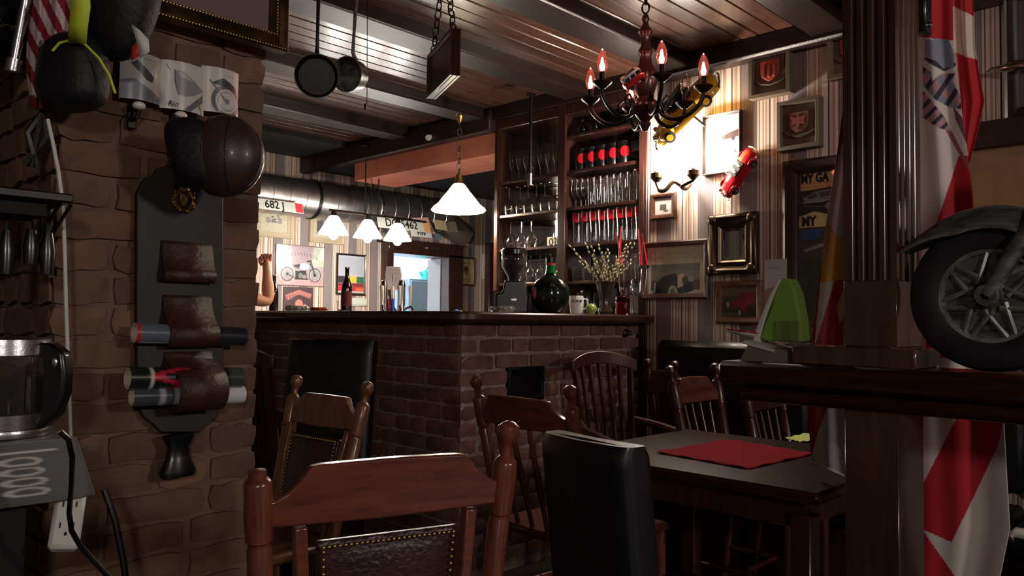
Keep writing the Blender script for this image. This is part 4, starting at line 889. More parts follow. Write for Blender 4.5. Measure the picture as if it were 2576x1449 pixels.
# ================================================================== chairs and table
def finial_chair(label, tl, tr, H, mp, mr, s=1, fill='spindle', rake=.07, bow=.02, splay=.03, balls=(1, 1), group='turned wooden chairs', name='dining_chair', brk=.66):
    tl, tr = Vector((tl.x, tl.y, 0)), Vector((tr.x, tr.y, 0)); w = (tr-tl).length; d = (tr-tl).normalized(); mid = (tl+tr)/2
    t = thing(name, label, 'chair', (mid.x, mid.y, 0), math.atan2(d.y, d.x), group); SZ = .44
    def at(z):  # post offset at height z
        f = (H-z)/(H-SZ); return splay*f, s*rake*f
    for k, sx in enumerate((-1, 1)):
        top = Vector((sx*w/2, 0, H)); bot = Vector((sx*(w/2-splay), s*rake, SZ)); L = (top-bot).length
        pr = [(.0001, 0), (.019, 0), (.021, .10), (.0215, L-.20), (.019, L-.195), (.019, L-.188), (.0235, L-.183), (.0245, L-.14), (.024, L-.085), (.022, L-.079), (.012, L-.070), (.0105, L-.055), (.013, L-.045)]
        if balls[k]: pr += [(.019, L-.038), (.0225, L-.024), (.020, L-.010), (.010, L-.002), (.0001, L)]
        else: pr = pr[:-3]+[(.016, L-.074), (.015, L-.062), (.0001, L-.060)]
        MB().lathe(pr, 20, along(bot, top)).build('post', mp, t)
        bt = Vector((sx*(w/2-splay-.0), s*(rake-.05), 0)); MB().cyl(bt, bot, .016, .020, 12).build('leg', mp, t)
        fx = Vector((sx*(w/2-splay+.0), s*(rake+.40), 0)); MB().lathe([(.0001, 0), (.014, 0), (.019, .12), (.016, .14), (.021, .2), (.022, SZ), (.0001, SZ)], 14, T(*fx)).build('leg', mp, t)
    n = 25; top = []; bot = []; z0 = H-.165; hw = w/2-.018
    for i in range(n):
        q = i/(n-1)*2-1; a = abs(q); x = q*hw
        if a < brk: zz = H-.055-.004*a
        else: f = (a-brk)/(1-brk); zz = H-.058-.058*(1-(1-f)**2)
        top.append((x, zz)); bot.append((x, z0+.004*a))
    yf = lambda x, z: -s*bow*(1-(x/hw)**2)+at(z)[1]
    MB().strip(top, bot, -.012, .012, yf=yf).build('crest_rail', mr, t, bev=.004)
    zr = SZ+.10
    if fill == 'leather':
        ox, oy = at(zr); hb = .135
        for sx in (-1, 1):
            tp = Vector((sx*(hb+.028), at(z0)[1]-s*bow*.8, z0)); bm_ = Vector((sx*(hb+.005), at(SZ)[1], SZ)); Mx = along(bm_, tp); L = (tp-bm_).length
            MB().strip([(-.013, L), (-.02, L*.72), (-.016, 0)], [(.013, L), (.02, L*.72), (.016, 0)], -.011, .011, Mx).build('inner_stile', mr, t, bev=.003)
        z1 = z0-.03; zb = SZ+.06; mb = MB()
        def pl(a, b):
            z = z1+(zb-z1)*b; hx = hb-.001-.012*b; x = (a*2-1)*hx; pad = .014*(math.sin(math.pi*min(1, max(0, (a-.06)/.88)))**.5)*(math.sin(math.pi*min(1, max(0, (b-.05)/.9)))**.5)
            return (x, at(z)[1]-s*bow*.8-.012-pad, z)
        mb.grid(pl, 24, 24); po = mb.build('leather_panel', 'brownleather', t, 'studded oxblood leather back panel'); sm_ = solid(po, .012); sm_.modifiers[0].offset = 1
        for i in range(26):
            a = .035+.93*i/25; p = pl(a, .03); MB().sphere((p[0], p[1]-.006, p[2]), .0038, 8, 5).build('nail_head', 'brass', po)
        for i in range(20):
            for a in (.035, .965): p = pl(a, .06+.92*i/20); MB().sphere((p[0], p[1]-.006, p[2]), .0038, 8, 5).build('nail_head', 'brass', po)
        MB().box((0, at(zb)[1], zb-.02), (w-.06, .022, .04), b=.004).build('lower_rail', mr, t)
    else:
        ns = 4
        for i in range(ns):
            q = (i+.5)/ns*2-1; tp = Vector((q*hw*.82, at(z0)[1]-s*bow*(1-(q*.82)**2), z0+.005)); bm_ = Vector((q*(hw-splay)*.78, at(SZ)[1], SZ)); L = (tp-bm_).length
            MB().lathe([(.0001, 0), (.009, 0), (.008, .06), (.012, L*.45), (.013, L*.55), (.008, L*.9), (.009, L-.01), (.0001, L)], 12, along(bm_, tp)).build('spindle', mp, t)
    MB().box((0, s*(rake+.20), SZ), (w-.01, .46, .035), b=.012).build('seat', mr, t)
    for sx in (-1, 1): MB().cyl((sx*(w/2-splay), s*(rake-.02), .20), (sx*(w/2-splay), s*(rake+.40), .20), .011, n=10).build('stretcher', mp, t)
    MB().cyl((-(w/2-splay), s*(rake+.2), .20), (w/2-splay, s*(rake+.2), .20), .011, n=10).build('stretcher', mp, t)
    return t
finial_chair('polished chair in front with studded leather back and one broken finial', pZ(644, 1150, 1.33), pZ(1283, 1060, 1.56), .98, 'chairwood', 'chairwood_x', 1, 'leather', .05, .0, .035, (0, 1))
finial_chair('brown ball-topped chair before the tall black leather chair', pZ(749, 950, 2.92), pZ(928, 968, 2.66), .965, 'chairdull', 'chairdull', -1, 'leather', .12, -.012)
finial_chair('ball-topped spindle chair in front of the brick bar corner', pZ(1195, 950, 2.85), pZ(1433, 972, 2.50), .975, 'chairwood', 'chairwood_x', 1, 'spindle', .11, .03)
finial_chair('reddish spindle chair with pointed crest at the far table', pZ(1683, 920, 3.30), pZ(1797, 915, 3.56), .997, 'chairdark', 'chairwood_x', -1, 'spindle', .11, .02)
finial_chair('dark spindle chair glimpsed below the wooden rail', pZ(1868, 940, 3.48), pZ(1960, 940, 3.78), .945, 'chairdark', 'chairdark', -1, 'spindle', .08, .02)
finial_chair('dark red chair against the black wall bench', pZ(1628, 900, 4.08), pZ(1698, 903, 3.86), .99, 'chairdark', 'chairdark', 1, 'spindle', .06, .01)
def leather_chair(label, pos, rz, w=.43, H=1.08, th=.075, s=1):
    t = thing('leather_chair', label, 'chair', (pos.x, pos.y, 0), rz, 'black leather chairs')
    mb = MB()
    def bk(a, b):  # closed cushion cross-section swept up
        ang = a*2*math.pi; c, s_ = math.cos(ang), math.sin(ang); z = .40+(H-.40)*b
        e = 1 if b < .93 else math.sqrt(max(0, 1-((b-.93)/.07)**2))*.35+.65
        x = math.copysign(abs(c)**.22, c)*w/2; y = math.copysign(abs(s_)**.5, s_)*th/2*e-s*.06*max(0, b-.2)+.018*(x/(w/2))**2
        return (x, y, z-(0 if b < 1 else 0))
    mb.grid(bk, 40, 20); nb = len(mb.v); mb.f.append(tuple(range(20*41, 21*41-1)))
    mb.build('backrest', 'leather', t, 'black leather backrest')
    MB().tube([(-w/2+.01, -s*.06*.8, H-.004), (0, -s*.06*.8-.012, H+.001), (w/2-.01, -s*.06*.8, H-.004)], .004, 6).build('piping', 'leather', t)
    MB().box((0, s*.22, .44), (w, .46, .10), b=.03).build('seat', 'leather', t)
    for sx in (-1, 1):
        for y in (.02, .42): MB().box((sx*(w/2-.03), s*y, .20), (.04, .04, .40)).build('leg', 'framedark', t)
    return t
a, b = pZ(702, 860, 3.70), pZ(942, 860, 3.55); leather_chair('tall black leather chair standing against the brick bar', (a+b)/2, math.atan2((b-a).y, (b-a).x), .45, 1.075, s=-1)
a, b = pZ(1412, 1080, 1.98), pZ(1632, 1110, 1.74); leather_chair('black leather chair in front with worn top edge beside the table', (a+b)/2, math.atan2((b-a).y, (b-a).x), (a-b).xy.length, .905, .10)
# bow-back armchair
def armchair(label, pos, rz, name='bow_back_armchair', w=.46, H=1.03):
    t = thing(name, label, 'chair', (pos.x, pos.y, 0), rz, 'slatted armchairs'); SZ = .44
    top = [(-w/2+w*i/16, H-.045*abs(i/8-1)**2.2) for i in range(17)]; bot = [(x, z-.062+.012*abs(x/w)) for x, z in top]
    yf = lambda x, z: -.05*(1-(2*x/w)**2)-.03
    MB().strip(top, bot, -.012, .012, yf=yf).build('crest_rail', 'chairdark', t, bev=.004)
    for i in range(7):
        q = (i/6*2-1)*.86; x1, x0 = q*w/2, q*w/2*.78; z1 = H-.06-.04*abs(q)**2
        Mx = along((x0, .03, SZ), (x1, yf(x1, 0), z1)); L = (Vector((x1, yf(x1, 0), z1))-Vector((x0, .03, SZ))).length; ww = .011 if i not in (0, 6) else .017
        MB().strip([(-ww, L), (-ww*1.2, L*.5), (-ww*.8, 0)], [(ww, L), (ww*1.2, L*.5), (ww*.8, 0)], -.006, .006, Mx @ rotZ(0)).build('slat', 'chairdark', t)
    for sx in (-1, 1):
        MB().tube([(sx*w*.42, .0, .70), (sx*w*.56, .12, .68), (sx*w*.58, .28, .66), (sx*w*.55, .34, .655)], [.014, .018, .02, .014], 8).build('armrest', 'chairdark', t)
        MB().cyl((sx*w*.46, .30, SZ), (sx*w*.56, .30, .655), .012).build('arm_post', 'chairdark', t)
        for y in (.04, .40): MB().cyl((sx*w*.48, y+(.03 if y > .2 else -.03), 0), (sx*w*.40, y, SZ), .014, .019).build('leg', 'chairdark', t)
    MB().box((0, .21, SZ), (w, .45, .04), b=.014).build('seat', 'chairdark', t)
    return t
a, b = pZ(1448, 905, 3.72), pZ(1608, 905, 3.90); armchair('dark bow-back armchair with slats before the right brick face', (a+b)/2, math.pi+math.atan2((b-a).y, (b-a).x), w=(b-a).xy.length*1.02)
a, b = pZ(585, 905, 3.95), pZ(704, 905, 3.75); armchair('dark reddish slatted armchair half hidden behind the brick pier', (a+b)/2, math.atan2((b-a).y, (b-a).x), w=(b-a).xy.length)
# table
TB_ = thing('dining_table', 'dark polished table with red napkin beyond the wooden rail', 'table', (2.38, 1.265, 0))
MB().box((0, 0, .735), (.80, .87, .032), b=.008).build('table_top', 'railwood', TB_); MB().box((0, 0, .68), (.66, .74, .08)).build('apron', 'darkwood', TB_)
for sx in (-1, 1):
    for sy in (-1, 1): MB().box((sx*.33, sy*.37, .34), (.06, .06, .68), b=.006).build('leg', 'darkwood', TB_)
def napkin(name, label, pts, m, z, cat='napkin', th=.0015, wave=.004):
    P = [pz(x, y, z) for x, y in pts]; c = sum(P, Vector())/4; mb = MB()
    def f(a, b):
        p = (P[0]*(1-a)+P[1]*a)*(1-b)+(P[3]*(1-a)+P[2]*a)*b; e = min(a, b, 1-a, 1-b)
        return (p.x-c.x, p.y-c.y, .0012+wave*max(0, 1-e*9)*(.5+.5*math.sin(a*17+b*23)))
    mb.grid(f, 24, 24); o = mb.build(name, m); o.location = c; tag(o, label, cat); return solid(o, th)
napkin('paper_napkin', 'red paper napkin lying flat on the dark table', [(1650, 1139), (1832, 1107), (2048, 1143), (1882, 1181)], 'redcloth', .752)
MT['lime'] = mat('lime_paper', (196, 206, 110), .8)
napkin('paper_napkin', 'small lime green paper napkin at the back of the table', [(1974, 1104), (2030, 1091), (2060, 1108), (2010, 1113)], 'lime', .752)
# ================================================================== left pier: rack, caps, plates, kettle corner
def loc_v(pts, y, o): return [((lambda p: (p.x-o.x, p.z-o.z))(pv(px, py, y))) for px, py in pts]
YR = 1.955; o0 = pv(445, 800, YR)
RK = thing('newspaper_rack', 'dark wall rack with leather loops holding rolled magazines', 'rack', o0)
lft = [(396, 1086), (384, 1072), (352, 1046), (338, 1012), (336, 800), (337, 490), (350, 462), (364, 446), (382, 441), (388, 426), (414, 420), (424, 404), (418, 388), (424, 372), (440, 362)]
out = loc_v(lft+[(890-x, y) for x, y in lft[::-1]], YR, o0)
MB().prism(out, -.020, 0).build('back_board', 'board', RK, bev=.003)
def loop(xa, xb, yt, yc, r, name='leather_loop'):
    A, B = loc_v([(xa, yt), (xb, yt)], YR, o0); zc = loc_v([(445, yc)], YR, o0)[0][1]; x0, x1 = A[0], B[0]; zt = A[1]
    cy = -.022-r-.003; R = r+.003; prof = [(-.022, zt), (-.024, zt-.01), (-.030, (zt+zc+R)/2)]
    prof += [(cy-R*math.sin(math.radians(q)), zc+R*math.cos(math.radians(q))) for q in range(20, 200, 20)]+[(cy+R*.6, zc-R*.85), (-.022, zc-R*.6)]
    mb = MB(); n = len(prof); vs = [(x0+(x1-x0)*k, y, z) for k in (0, 1) for y, z in prof]
    mb.add(vs, [(i, i+1, n+i+1, n+i) for i in range(n-1)]); solid(mb.build(name, 'strap', RK), .004); return zc, cy
loop(396, 524, 606, 694, .012); z2, y2 = loop(400, 522, 742, 842, .024); z3, y3 = loop(404, 522, 885, 976, .047)
def roll(label, xa, xb, yc, r, cols, dy=0, tilt=-.04):
    a, b = loc_v([(xa, yc), (xb, yc)], YR, o0); L = b[0]-a[0]; cx = (a[0]+b[0])/2
    t = thing('rolled_magazine', label, 'magazine', M=T(*o0) @ T(cx, dy, a[1]) @ Matrix.Rotation(-tilt, 4, 'Y'), group='rolled magazines in the rack')
    mb = MB(); n = 28; K = 40; pr = [(r, -L/2+L*i/K) for i in range(K+1)]; mb.lathe(pr, n, Matrix.Rotation(math.pi/2, 4, 'Y')); cl = []
    for i in range(n):
        for j in range(K+1): cl.append(lin(cols(j/K, i/n)))
    mb.build('cover', 'printgloss', t, cols=np.array(cl))
    MB().lathe([(r*.98, -L/2+.001), (r*.8, -L/2+.001), (r*.78, L/2-.001), (r*.98, L/2-.001)], 20, Matrix.Rotation(math.pi/2, 4, 'Y')).build('pages', 'cream', t); return t
roll('rolled magazine with blue-grey cover in the middle loop', 316, 590, 842, .024, lambda x, a: (170, 52, 44) if x < .03 else ((92, 100, 112) if x < .33 and .2 < a < .9 else ((176, 182, 190) if x < .34 else (36, 38, 46))), y2)
roll('rolled black magazine with red splash in the lowest loop', 290, 570, 953, .026, lambda x, a: (206, 206, 198) if abs(x-.17) < .012 else ((190, 34, 60) if .26 < x+.12*math.sin(a*20) < .40 else ((60, 70, 62) if x > .85 else (26, 32, 30))), y3)
roll('rolled white magazine below the black one in the lowest loop', 300, 576, 998, .022, lambda x, a: (212, 210, 212) if x > .5 else ((150, 156, 160) if x > .2 and abs(x-.30) > .03 else (64, 70, 76)), y3)
MB().lathe([(.0001, -.012), (.034, -.012), (.036, .0), (.024, .03), (.021, .055), (.030, .075), (.032, .082), (.0001, .082)], 26, T(*( lambda q: (q[0][0]-.008, -.034, q[0][1]))(loc_v([(440, 1178)], YR, o0))) @ Matrix.Diagonal((1.25, .7, 1.05, 1))).build('turned_foot', 'blackpl', RK, 'glossy black flared foot')
EM = MB().lathe([(.025, -.004), (.030, .002), (.026, .006), (.020, .002)], 24, T(*(lambda q: (q[0][0], -.024, q[0][1]))(loc_v([(452, 507)], YR, o0))) @ Matrix.Rotation(math.pi/2, 4, 'X')).build('gilt_crest', 'brass', RK, 'gold coat of arms emblem')
ex, ez = loc_v([(452, 505)], YR, o0)[0]
MB().prism([(ex+x*.011, ez+z*.016) for x, z in ((-1, 1), (1, 1), (1, 0), (.5, -.8), (0, -1.1), (-.5, -.8), (-1, 0))], -.030, -.021).build('shield', 'gold', EM, bev=.002)
for k in range(10):
    a = k/10*2*math.pi; MB().sphere((ex+.027*math.cos(a), -.028, ez+.028*math.sin(a)), .0055, 8, 6, (1, .7, 1.2)).build('leaf_boss', 'gold', EM)
MB().sphere((ex, -.03, ez+.025), .008, 10, 6, (1.4, .7, .8)).build('crown', 'brass', EM)
# coat hooks with porcelain knobs
for i, (x, y) in enumerate(((350, 268), (455, 292))):
    p = pv(x, y, 1.92); t = thing('coat_hook', ['black iron coat hook with white knob under the metal plates, left one', 'black iron coat hook with white knob above the leather cap'][i], 'hook', (p.x, 1.955, p.z), 0)
    MB().box((-.005, -.004, -.02), (.022, .008, .06), b=.003).build('plate', 'iron', t)
    MB().tube([(-.005, -.006, -.03), (-.004, -.03, -.028), (0, -.034, -.012), (0, -.034, 0)], .005, 8).build('arm', 'iron', t)
    MB().sphere((0, -.034, .002), .014, 14, 9, (1.1, 1.1, .72)).build('knob', 'porcelain', t)
def sup0(mb, r, c):
    mb.v = [(c[0]+math.copysign(abs(x)**.75, x)*r[0]*(1+.15*z)-.02*z, c[1]+math.copysign(abs(y)**.8, y)*r[1], c[2]+math.copysign(abs(z)**.85, z)*r[2]) for x, y, z in mb.v]; return mb
# leather cap
c = pZ(566, 393, 1.83); HC = thing('motoring_cap', 'brown leather motoring cap hanging from the coat hook', 'cap', c, AZ-math.pi/2)
R = 98*1.83/F
MB().sphere((0, 0, 0), R, 32, 20, (1.0, .72, 1.06)).build('crown', 'capleather', HC)
for q in (-.35, .25): MB().tube([(q*R+.0*a, -math.sin(a)*.73*R*math.sqrt(max(.05, 1-q*q)), math.cos(a)*1.07*R*math.sqrt(1-q*q)) for a in [i/14*math.pi for i in range(15)]], .0016, 5).build('seam', 'brownleather', HC)
MB().tube([(R*.985*math.cos(a), -.01, R*1.045*math.sin(a)) for a in [math.radians(q) for q in range(-48, 42, 9)]], .0028, 6).build('rim', 'chrome', HC, 'shiny metal rim')
ef = sup0(MB().sphere((0, 0, 0), 1, 28, 18), (.060, .045, .080), (-.062, -.02, .004)); ef.build('ear_flap', 'nylon', HC, 'black leather ear flap')
MB().box((-.095, -.045, -.01), (.012, .02, .11), Matrix.Rotation(.25, 4, 'Y'), b=.005).build('strap', 'leather', HC)
MB().tube([(-.11, -.01, .06), (-.118, -.02, .075), (-.11, -.025, .09), (-.1, -.015, .085)], .0025, 6, True).build('ring', 'chrome', HC)
# three bent metal plates with motorcycle drawings
def cv_head(a):
    c = Cv(90, a, (205, 200, 192)); c.poly([(.25, .2), (.45, .22), (.75, .4), (.98, .55), (.7, .72), (.5, .78), (.33, .75), (.26, .5)], (140, 142, 146)).poly([(.3, .22), (.45, .24), (.7, .4), (.4, .36)], (178, 180, 184)).line([(.26, .22), (.28, .5), (.36, .76)], .025, (92, 94, 98)).poly([(.98, .6), (.98, .8), (.62, a), (.45, a)], (110, 110, 114)).line([(.10, .1), (.17, .22)], .02, (60, 60, 62)).line([(.85, .9), (.95, a)], .05, (140, 120, 70))
    return c.noise(.02)
def cv_wheel(a):
    c = Cv(80, a, (205, 200, 192)); c.ring(.62, a*.72, .36, .10, (104, 106, 110)).ring(.62, a*.72, .24, .02, (120, 120, 124)).disc(.62, a*.72, .07, (130, 132, 136)).poly([(.2, .42), (.5, .25), (.85, .4), (1, .62), (.7, .5), (.42, .46)], (74, 76, 80)).line([(.18, .35), (.55, a*.7)], .045, (110, 112, 116)); c.scrib(.5, .14, .8, .2, 1, (110, 110, 112), .02); return c.noise(.02)
def cv_pipe(a):
    c = Cv(70, a, (198, 194, 188)); c.poly([(.2, .3), (.35, .2), (.8, .55), (.75, .7), (.6, .68)], (84, 84, 88)).poly([(0, .75), (.3, .68), (1, 1.05), (1, a), (0, a)], (128, 130, 138)); c.scrib(.5, .1, .85, .18, 1, (110, 108, 106), .03); return c.noise(.02)
for nm, (x0, x1, y0, y1), cvf, txt in (('bent metal plate drawn with an exhaust, nearest the backpack', (296, 398, 140, 258), cv_pipe, None), ('bent metal plate drawn with a motorcycle headlamp, middle of three', (398, 508, 164, 284), cv_head, ('Rider', -.2, -.40)), ('bent metal plate drawn with a motorcycle front wheel', (500, 594, 178, 290), cv_wheel, None)):
    P, rz, w, h = spot('p', x0, x1, y0, y1); t = thing('metal_plate', nm, 'plate', (P.x, 1.93, P.z), 0, 'metal plates with motorcycle drawings')
    fn = lambda x, z, w=w: -.018*(1-(2*x/w)**2)+.006
    s_ = sheet(cvf(h/w), w, h, t, 'drawing', 'printgloss', -.0, fn); b_ = MB(); b_.grid(lambda a, q: ((a-.5)*w, fn((a-.5)*w, 0)+.002, (q-.5)*h), 16, 2); b_.build('plate', 'steel', t)
    if txt: text(txt[0], h*.16, 'iron', t, txt[1]*w, txt[2]*h, fn(txt[1]*w, 0)-.0012, shear=.3, ext=.0002)
# big gilt framed picture
FP = picture('gilt_picture', 'large gilt framed picture with mauve mount above the brick pier', 'p', (300, 700, -170, 90), .048, 'goldframe', lambda a: Cv(40, a, (198, 184, 150)).disc(.3, a*.9, .2, (150, 110, 80)).noise(.05), (.115, 'mauve'), depth=.04, off=.03,
             prof=[(0, 0), (0, -.03), (.004, -.034), (.008, -.03), (.018, -.022), (.03, -.034), (.036, -.038), (.041, -.032), (.045, -.02), (.048, -.012), (.048, 0)])
P, rz, fw_, fh_ = spot('p', 300, 700, -170, 90)
for ins, rr_ in ((.004, .0028), (.037, .003)):
    bd = MB()
    for sx0, sz0, sx1, sz1 in ((-1, -1, 1, -1), (1, -1, 1, 1)):
        a_ = Vector((sx0*(fw_/2-ins), -.036, sz0*(fh_/2-ins))); b2 = Vector((sx1*(fw_/2-ins), -.036, sz1*(fh_/2-ins))); n = int((b2-a_).length/.008)
        for i in range(n): bd.sphere(a_.lerp(b2, i/n), rr_, 6, 4)
    bd.build('beading', 'brass', FP, 'rows of gilt beads', kind='stuff')
# backpack with yellow strap
c = pZ(232, 110, 1.73); BP = thing('backpack', 'black backpack with bright yellow strap and piping', 'bag', c, AZ-math.pi/2-.25)
def sup(mb, r, c, e=.72, tp=.12):
    mb.v = [tuple(c[i]+math.copysign(abs(p[i])**e, p[i])*r[i]*(.93 if i != 2 else 1)*(1+(tp*(-p[2]) if i != 2 else 0)) for i in range(3)) for p in mb.v]; return mb
def s16(px): return px*1.73/F
sup(MB().sphere((0, 0, 0), 1, 32, 20), (.108, .07, .17), (s16(50), .02, .135), .8, -.22).build('main_bag', 'nylon', BP)
pk = sup(MB().sphere((0, 0, 0), 1, 32, 20), (.082, .055, .086), (-s16(22), -.03, -s16(82))).build('front_pouch', 'nylon', BP)
arcp = [(132, 128), (150, 108), (182, 100), (215, 112), (250, 148), (275, 190), (290, 235)]
def bl(px, py, y): q = BP.matrix_world.inverted() @ pZ(px, py, 1.73+y); return q
bpy.context.view_layer.update()
MB().tube([bl(x, y, -.085) for x, y in arcp], .0028, 6).build('piping', 'hivis', BP, 'thin yellow piping')
st = [(201, -40, 1.61), (203, 20, 1.61), (198, 60, 1.615), (194, 108, 1.64)]
iv = BP.matrix_world.inverted(); mb = MB(); vs = []
for x, y, z in st:
    for dx in (-24, 24): vs.append(iv @ pZ(x+dx*(1 if y < 50 else .95), y, z))
mb.add(vs, [(2*i, 2*i+1, 2*i+3, 2*i+2) for i in range(3)]); solid(mb.build('shoulder_strap', 'hivis', BP, 'bright yellow webbing strap'), .004)
mb = MB(); wp = [(330, 60), (352, 76), (374, 100), (376, 130), (352, 146), (348, 120), (340, 92)]
mb.add([iv @ pZ(x, y, 1.64) for x, y in wp], [tuple(range(len(wp)))]); solid(mb.build('wing_patch', 'offwhite', BP, 'white wing patch'), .002)
mb = MB(); wp = [(332, 120), (348, 100), (352, 140), (330, 152)]; mb.add([iv @ pZ(x, y, 1.645) for x, y in wp], [(0, 1, 2, 3)]); solid(mb.build('red_patch', 'tailred', BP), .002)
MB().tube([(s16(40), .02, .26), (s16(40), .12, .33), (s16(40), .25, .33)], .006, 6).build('hanging_loop', 'nylon', BP)
t = thing('crash_helmet', 'glossy black crash helmet at the upper left corner', 'helmet', pZ(-25, 60, 1.85)); sup(MB().sphere((0, 0, 0), 1, 28, 18), (.10, .10, .10), (0, 0, 0), .9, 0).build('shell', 'blackpl', t); MB().tube([(.104*math.cos(a), .104*math.sin(a), -.03) for a in [math.radians(200+i*16) for i in range(11)]], .006, 6).build('visor_trim', 'chrome', t)
# striped flag and pole
def flagmesh(fl, fr, y0, y1, depth, colf, nu=40, nv=90, fold=.012, k=5):
    mb = MB(); cols = []
    def f(a, b):
        y = y0+(y1-y0)*b; xl, xr = fl(y), fr(y); x = xl+(xr-xl)*a; cols.append(lin(colf(x, y)))
        return depth(x, y, fold*math.sin(a*math.pi*k+b*2.2)+fold*.4*math.sin(a*math.pi*k*2.3+1))
    mb.grid(f, nu, nv); return mb, np.array(cols)
def interp(pts):
    ys = [p[1] for p in pts]; xs = [p[0] for p in pts]; return lambda y: float(np.interp(y, ys, xs))
def inside(x, y, p):
    r = False
    for i in range(len(p)):
        (x0, y0), (x1, y1) = p[i], p[(i+1) % len(p)]
        if (y0 > y) != (y1 > y) and x < (x1-x0)*(y-y0)/(y1-y0)+x0: r = not r
    return r
def stripes(x, y):
    q = (x-68-.50*(y-60))/21.0; 
    if y > 238+.2*(x-70): return (120, 26, 32)
    return (196, 178, 180) if int(math.floor(q)) % 2 == 0 else (128, 24, 36)
mb, cl = flagmesh(interp([(66, -60), (68, 60), (66, 180), (78, 275)]), interp([(185, -60), (185, 60), (160, 200), (122, 275)]), -60, 275, lambda x, y, w: pZ(x, y, 1.72+w), stripes, fold=.01)
fo = mb.build('striped_flag', 'cloth', cols=cl); solid(fo); tag(fo, 'red and white striped flag hanging beside the backpack', 'flag')
t = thing('flag_pole', 'slanted grey flag pole at the upper left edge', 'pole', pZ(32, 175, 1.70))
q = pZ(72, -40, 1.70)-pZ(32, 175, 1.70); MB().cyl((0, 0, 0), q, .010).build('pole', 'steel', t); MB().cyl(-q*.02, q*.12, .016).build('socket', 'steel', t)
# shelf with dark bottles at the left edge
p = pZ(186, 500, 1.60); LS = thing('wall_shelf', 'dark metal edged shelf at the left edge of the room', 'shelf', (p.x, p.y, p.z), 0)
MB().box((-.21, .08, 0), (.42, .16, .018), b=.003).build('board', 'iron', LS); MB().box((-.22, .09, -.024), (.36, .12, .028)).build('under_board', 'black', LS)
for dx in (-.02, .0): MB().tube([(dx, .14, -.012), (dx, VP-p.y, -.012), (dx, VP-p.y, -.10), (dx, .02, -.012)], .004, 6).build('bracket', 'iron', LS)
MB().box((-.40, .14, .35), (.02, .02, .72)).build('hanger_bar', 'iron', LS)
for i, (x, y1, lab) in enumerate(((122, 690, 'dark hanging tool nearest the white cable under the left shelf'), (80, 665, 'dark hanging tool in the middle under the left shelf'), (20, 690, 'dark hanging tool at the left edge under the shelf'))):
    a_ = pv(x, 540, p.y+.08); a_.z = p.z-.038; d = pv(x, y1, p.y+.08)-a_; t = thing('hanging_tool', lab, 'tool', a_)
    MB().tube([(0, 0, .0), (0, 0, d.z*.3)], .004, 6).build('shaft', 'iron', t); MB().lathe([(.0001, d.z), (.014, d.z), (.017, d.z*.6), (.010, d.z*.25), (.0001, d.z*.24)], 14).build('head', 'blackpl', t)
t = thing('cloth_bundle', 'grey green cloth bundle on the left shelf', 'cloth', (p.x-.20, p.y+.08, p.z+.004)); mb = MB(); mb.sphere((0, 0, .05), .05, 20, 14, (1.4, .9, .9)); r = random.Random(3)
mb.v = [(x*(1+r.uniform(-.08, .08)), y*(1+r.uniform(-.08, .08)), max(.006, z*(1+r.uniform(-.12, .12)))) for x, y, z in mb.v]; MT['greycloth'] = mat('grey_cloth', (58, 62, 56), .9); mb.build('folds', 'greycloth', t); MB().tube([(-.05, -.05, .12), (-.035, -.07, .08), (-.03, -.06, .03)], .006, 8).build('chrome_tube', 'chrome', t)
t = thing('leather_straps', 'black leather straps dangling above the left shelf', 'strap', pZ(95, 285, 1.74))
for k in range(3): MB().tube([(.0+.012*k, 0, .03), (.02*(1-k), -.01, -.05), (.012*k-.02, 0, -.12)], .008, 6).build('strap', 'leather', t)
# white cable down the pier
pts = [(120, 300), (131, 350), (146, 425), (155, 490), (160, 560), (163, 640), (166, 760), (170, 880), (174, 1000), (178, 1120), (180, 1200)]
o = MB().tube([pZ(x, y, 1.70)-pZ(130, 700, 1.70) for x, y in pts], .0042, 8).build('white_cable', 'offwhite'); o.location = pZ(130, 700, 1.70); tag(o, 'white cable running down the brick pier', 'cable')
# side table, cloth, kettle, power strip
zt = .945; A = pZ(190, 1102, 1.50); SO = A+Vector((-.333, .18, 0))
ST = thing('side_table', 'small side table under a printed grey cloth at the left edge', 'table', (SO.x, SO.y, 0), 0)
MB().box((.02, .0, zt-.02), (.62, .28, .03)).build('table_top', 'darkwood', ST); MB().box((0, .0, (zt-.04)/2), (.54, .24, zt-.04)).build('body', 'black', ST)
cvn = Cv(120, .8, (92, 92, 90)); cvn.rect(.55, 0, 1, .8, (78, 78, 76)); cvn.scrib(.6, .1, .72, .7, 9, (160, 160, 150), .02); cvn.line([(.80, .12), (.92, .12)], .03, (190, 190, 184)); 
for i in range(4): cvn.ring(.84, .24+.13*i, .045, .022, (180, 180, 174))
cvn.rect(.0, .66, .04, .8, (196, 196, 188)); cvn.noise(.03)
TC = thing('table_cloth', 'grey printed newspaper style cloth over the side table', 'tablecloth', (SO.x, SO.y, 0), 0)
mb = MB(); cols = []
def clf(a, b):
    # across the top then down the front
    x = -.31+.645*a; i, j = min(cvn.w-1, int(a*(cvn.w-1))), min(cvn.h-1, int(max(0, (b-.5)*2)*(cvn.h-1))); cols.append(cvn.a[j, i] if b > .5 else np.array(lin((110, 110, 108))))
    if b < .5: return (x, .145-.325*(b/.5), zt-.0005+.002*math.sin(x*30))
    f = (b-.5)*2; return (x+.03*f*a, -.180-.012*math.sin(x*22+1)*f-.01*f, zt-.108*f-.01*f*math.sin(a*3))
mb.grid(clf, 110, 120); solid(mb.build('drape', 'print', TC, cols=np.array(cols)))
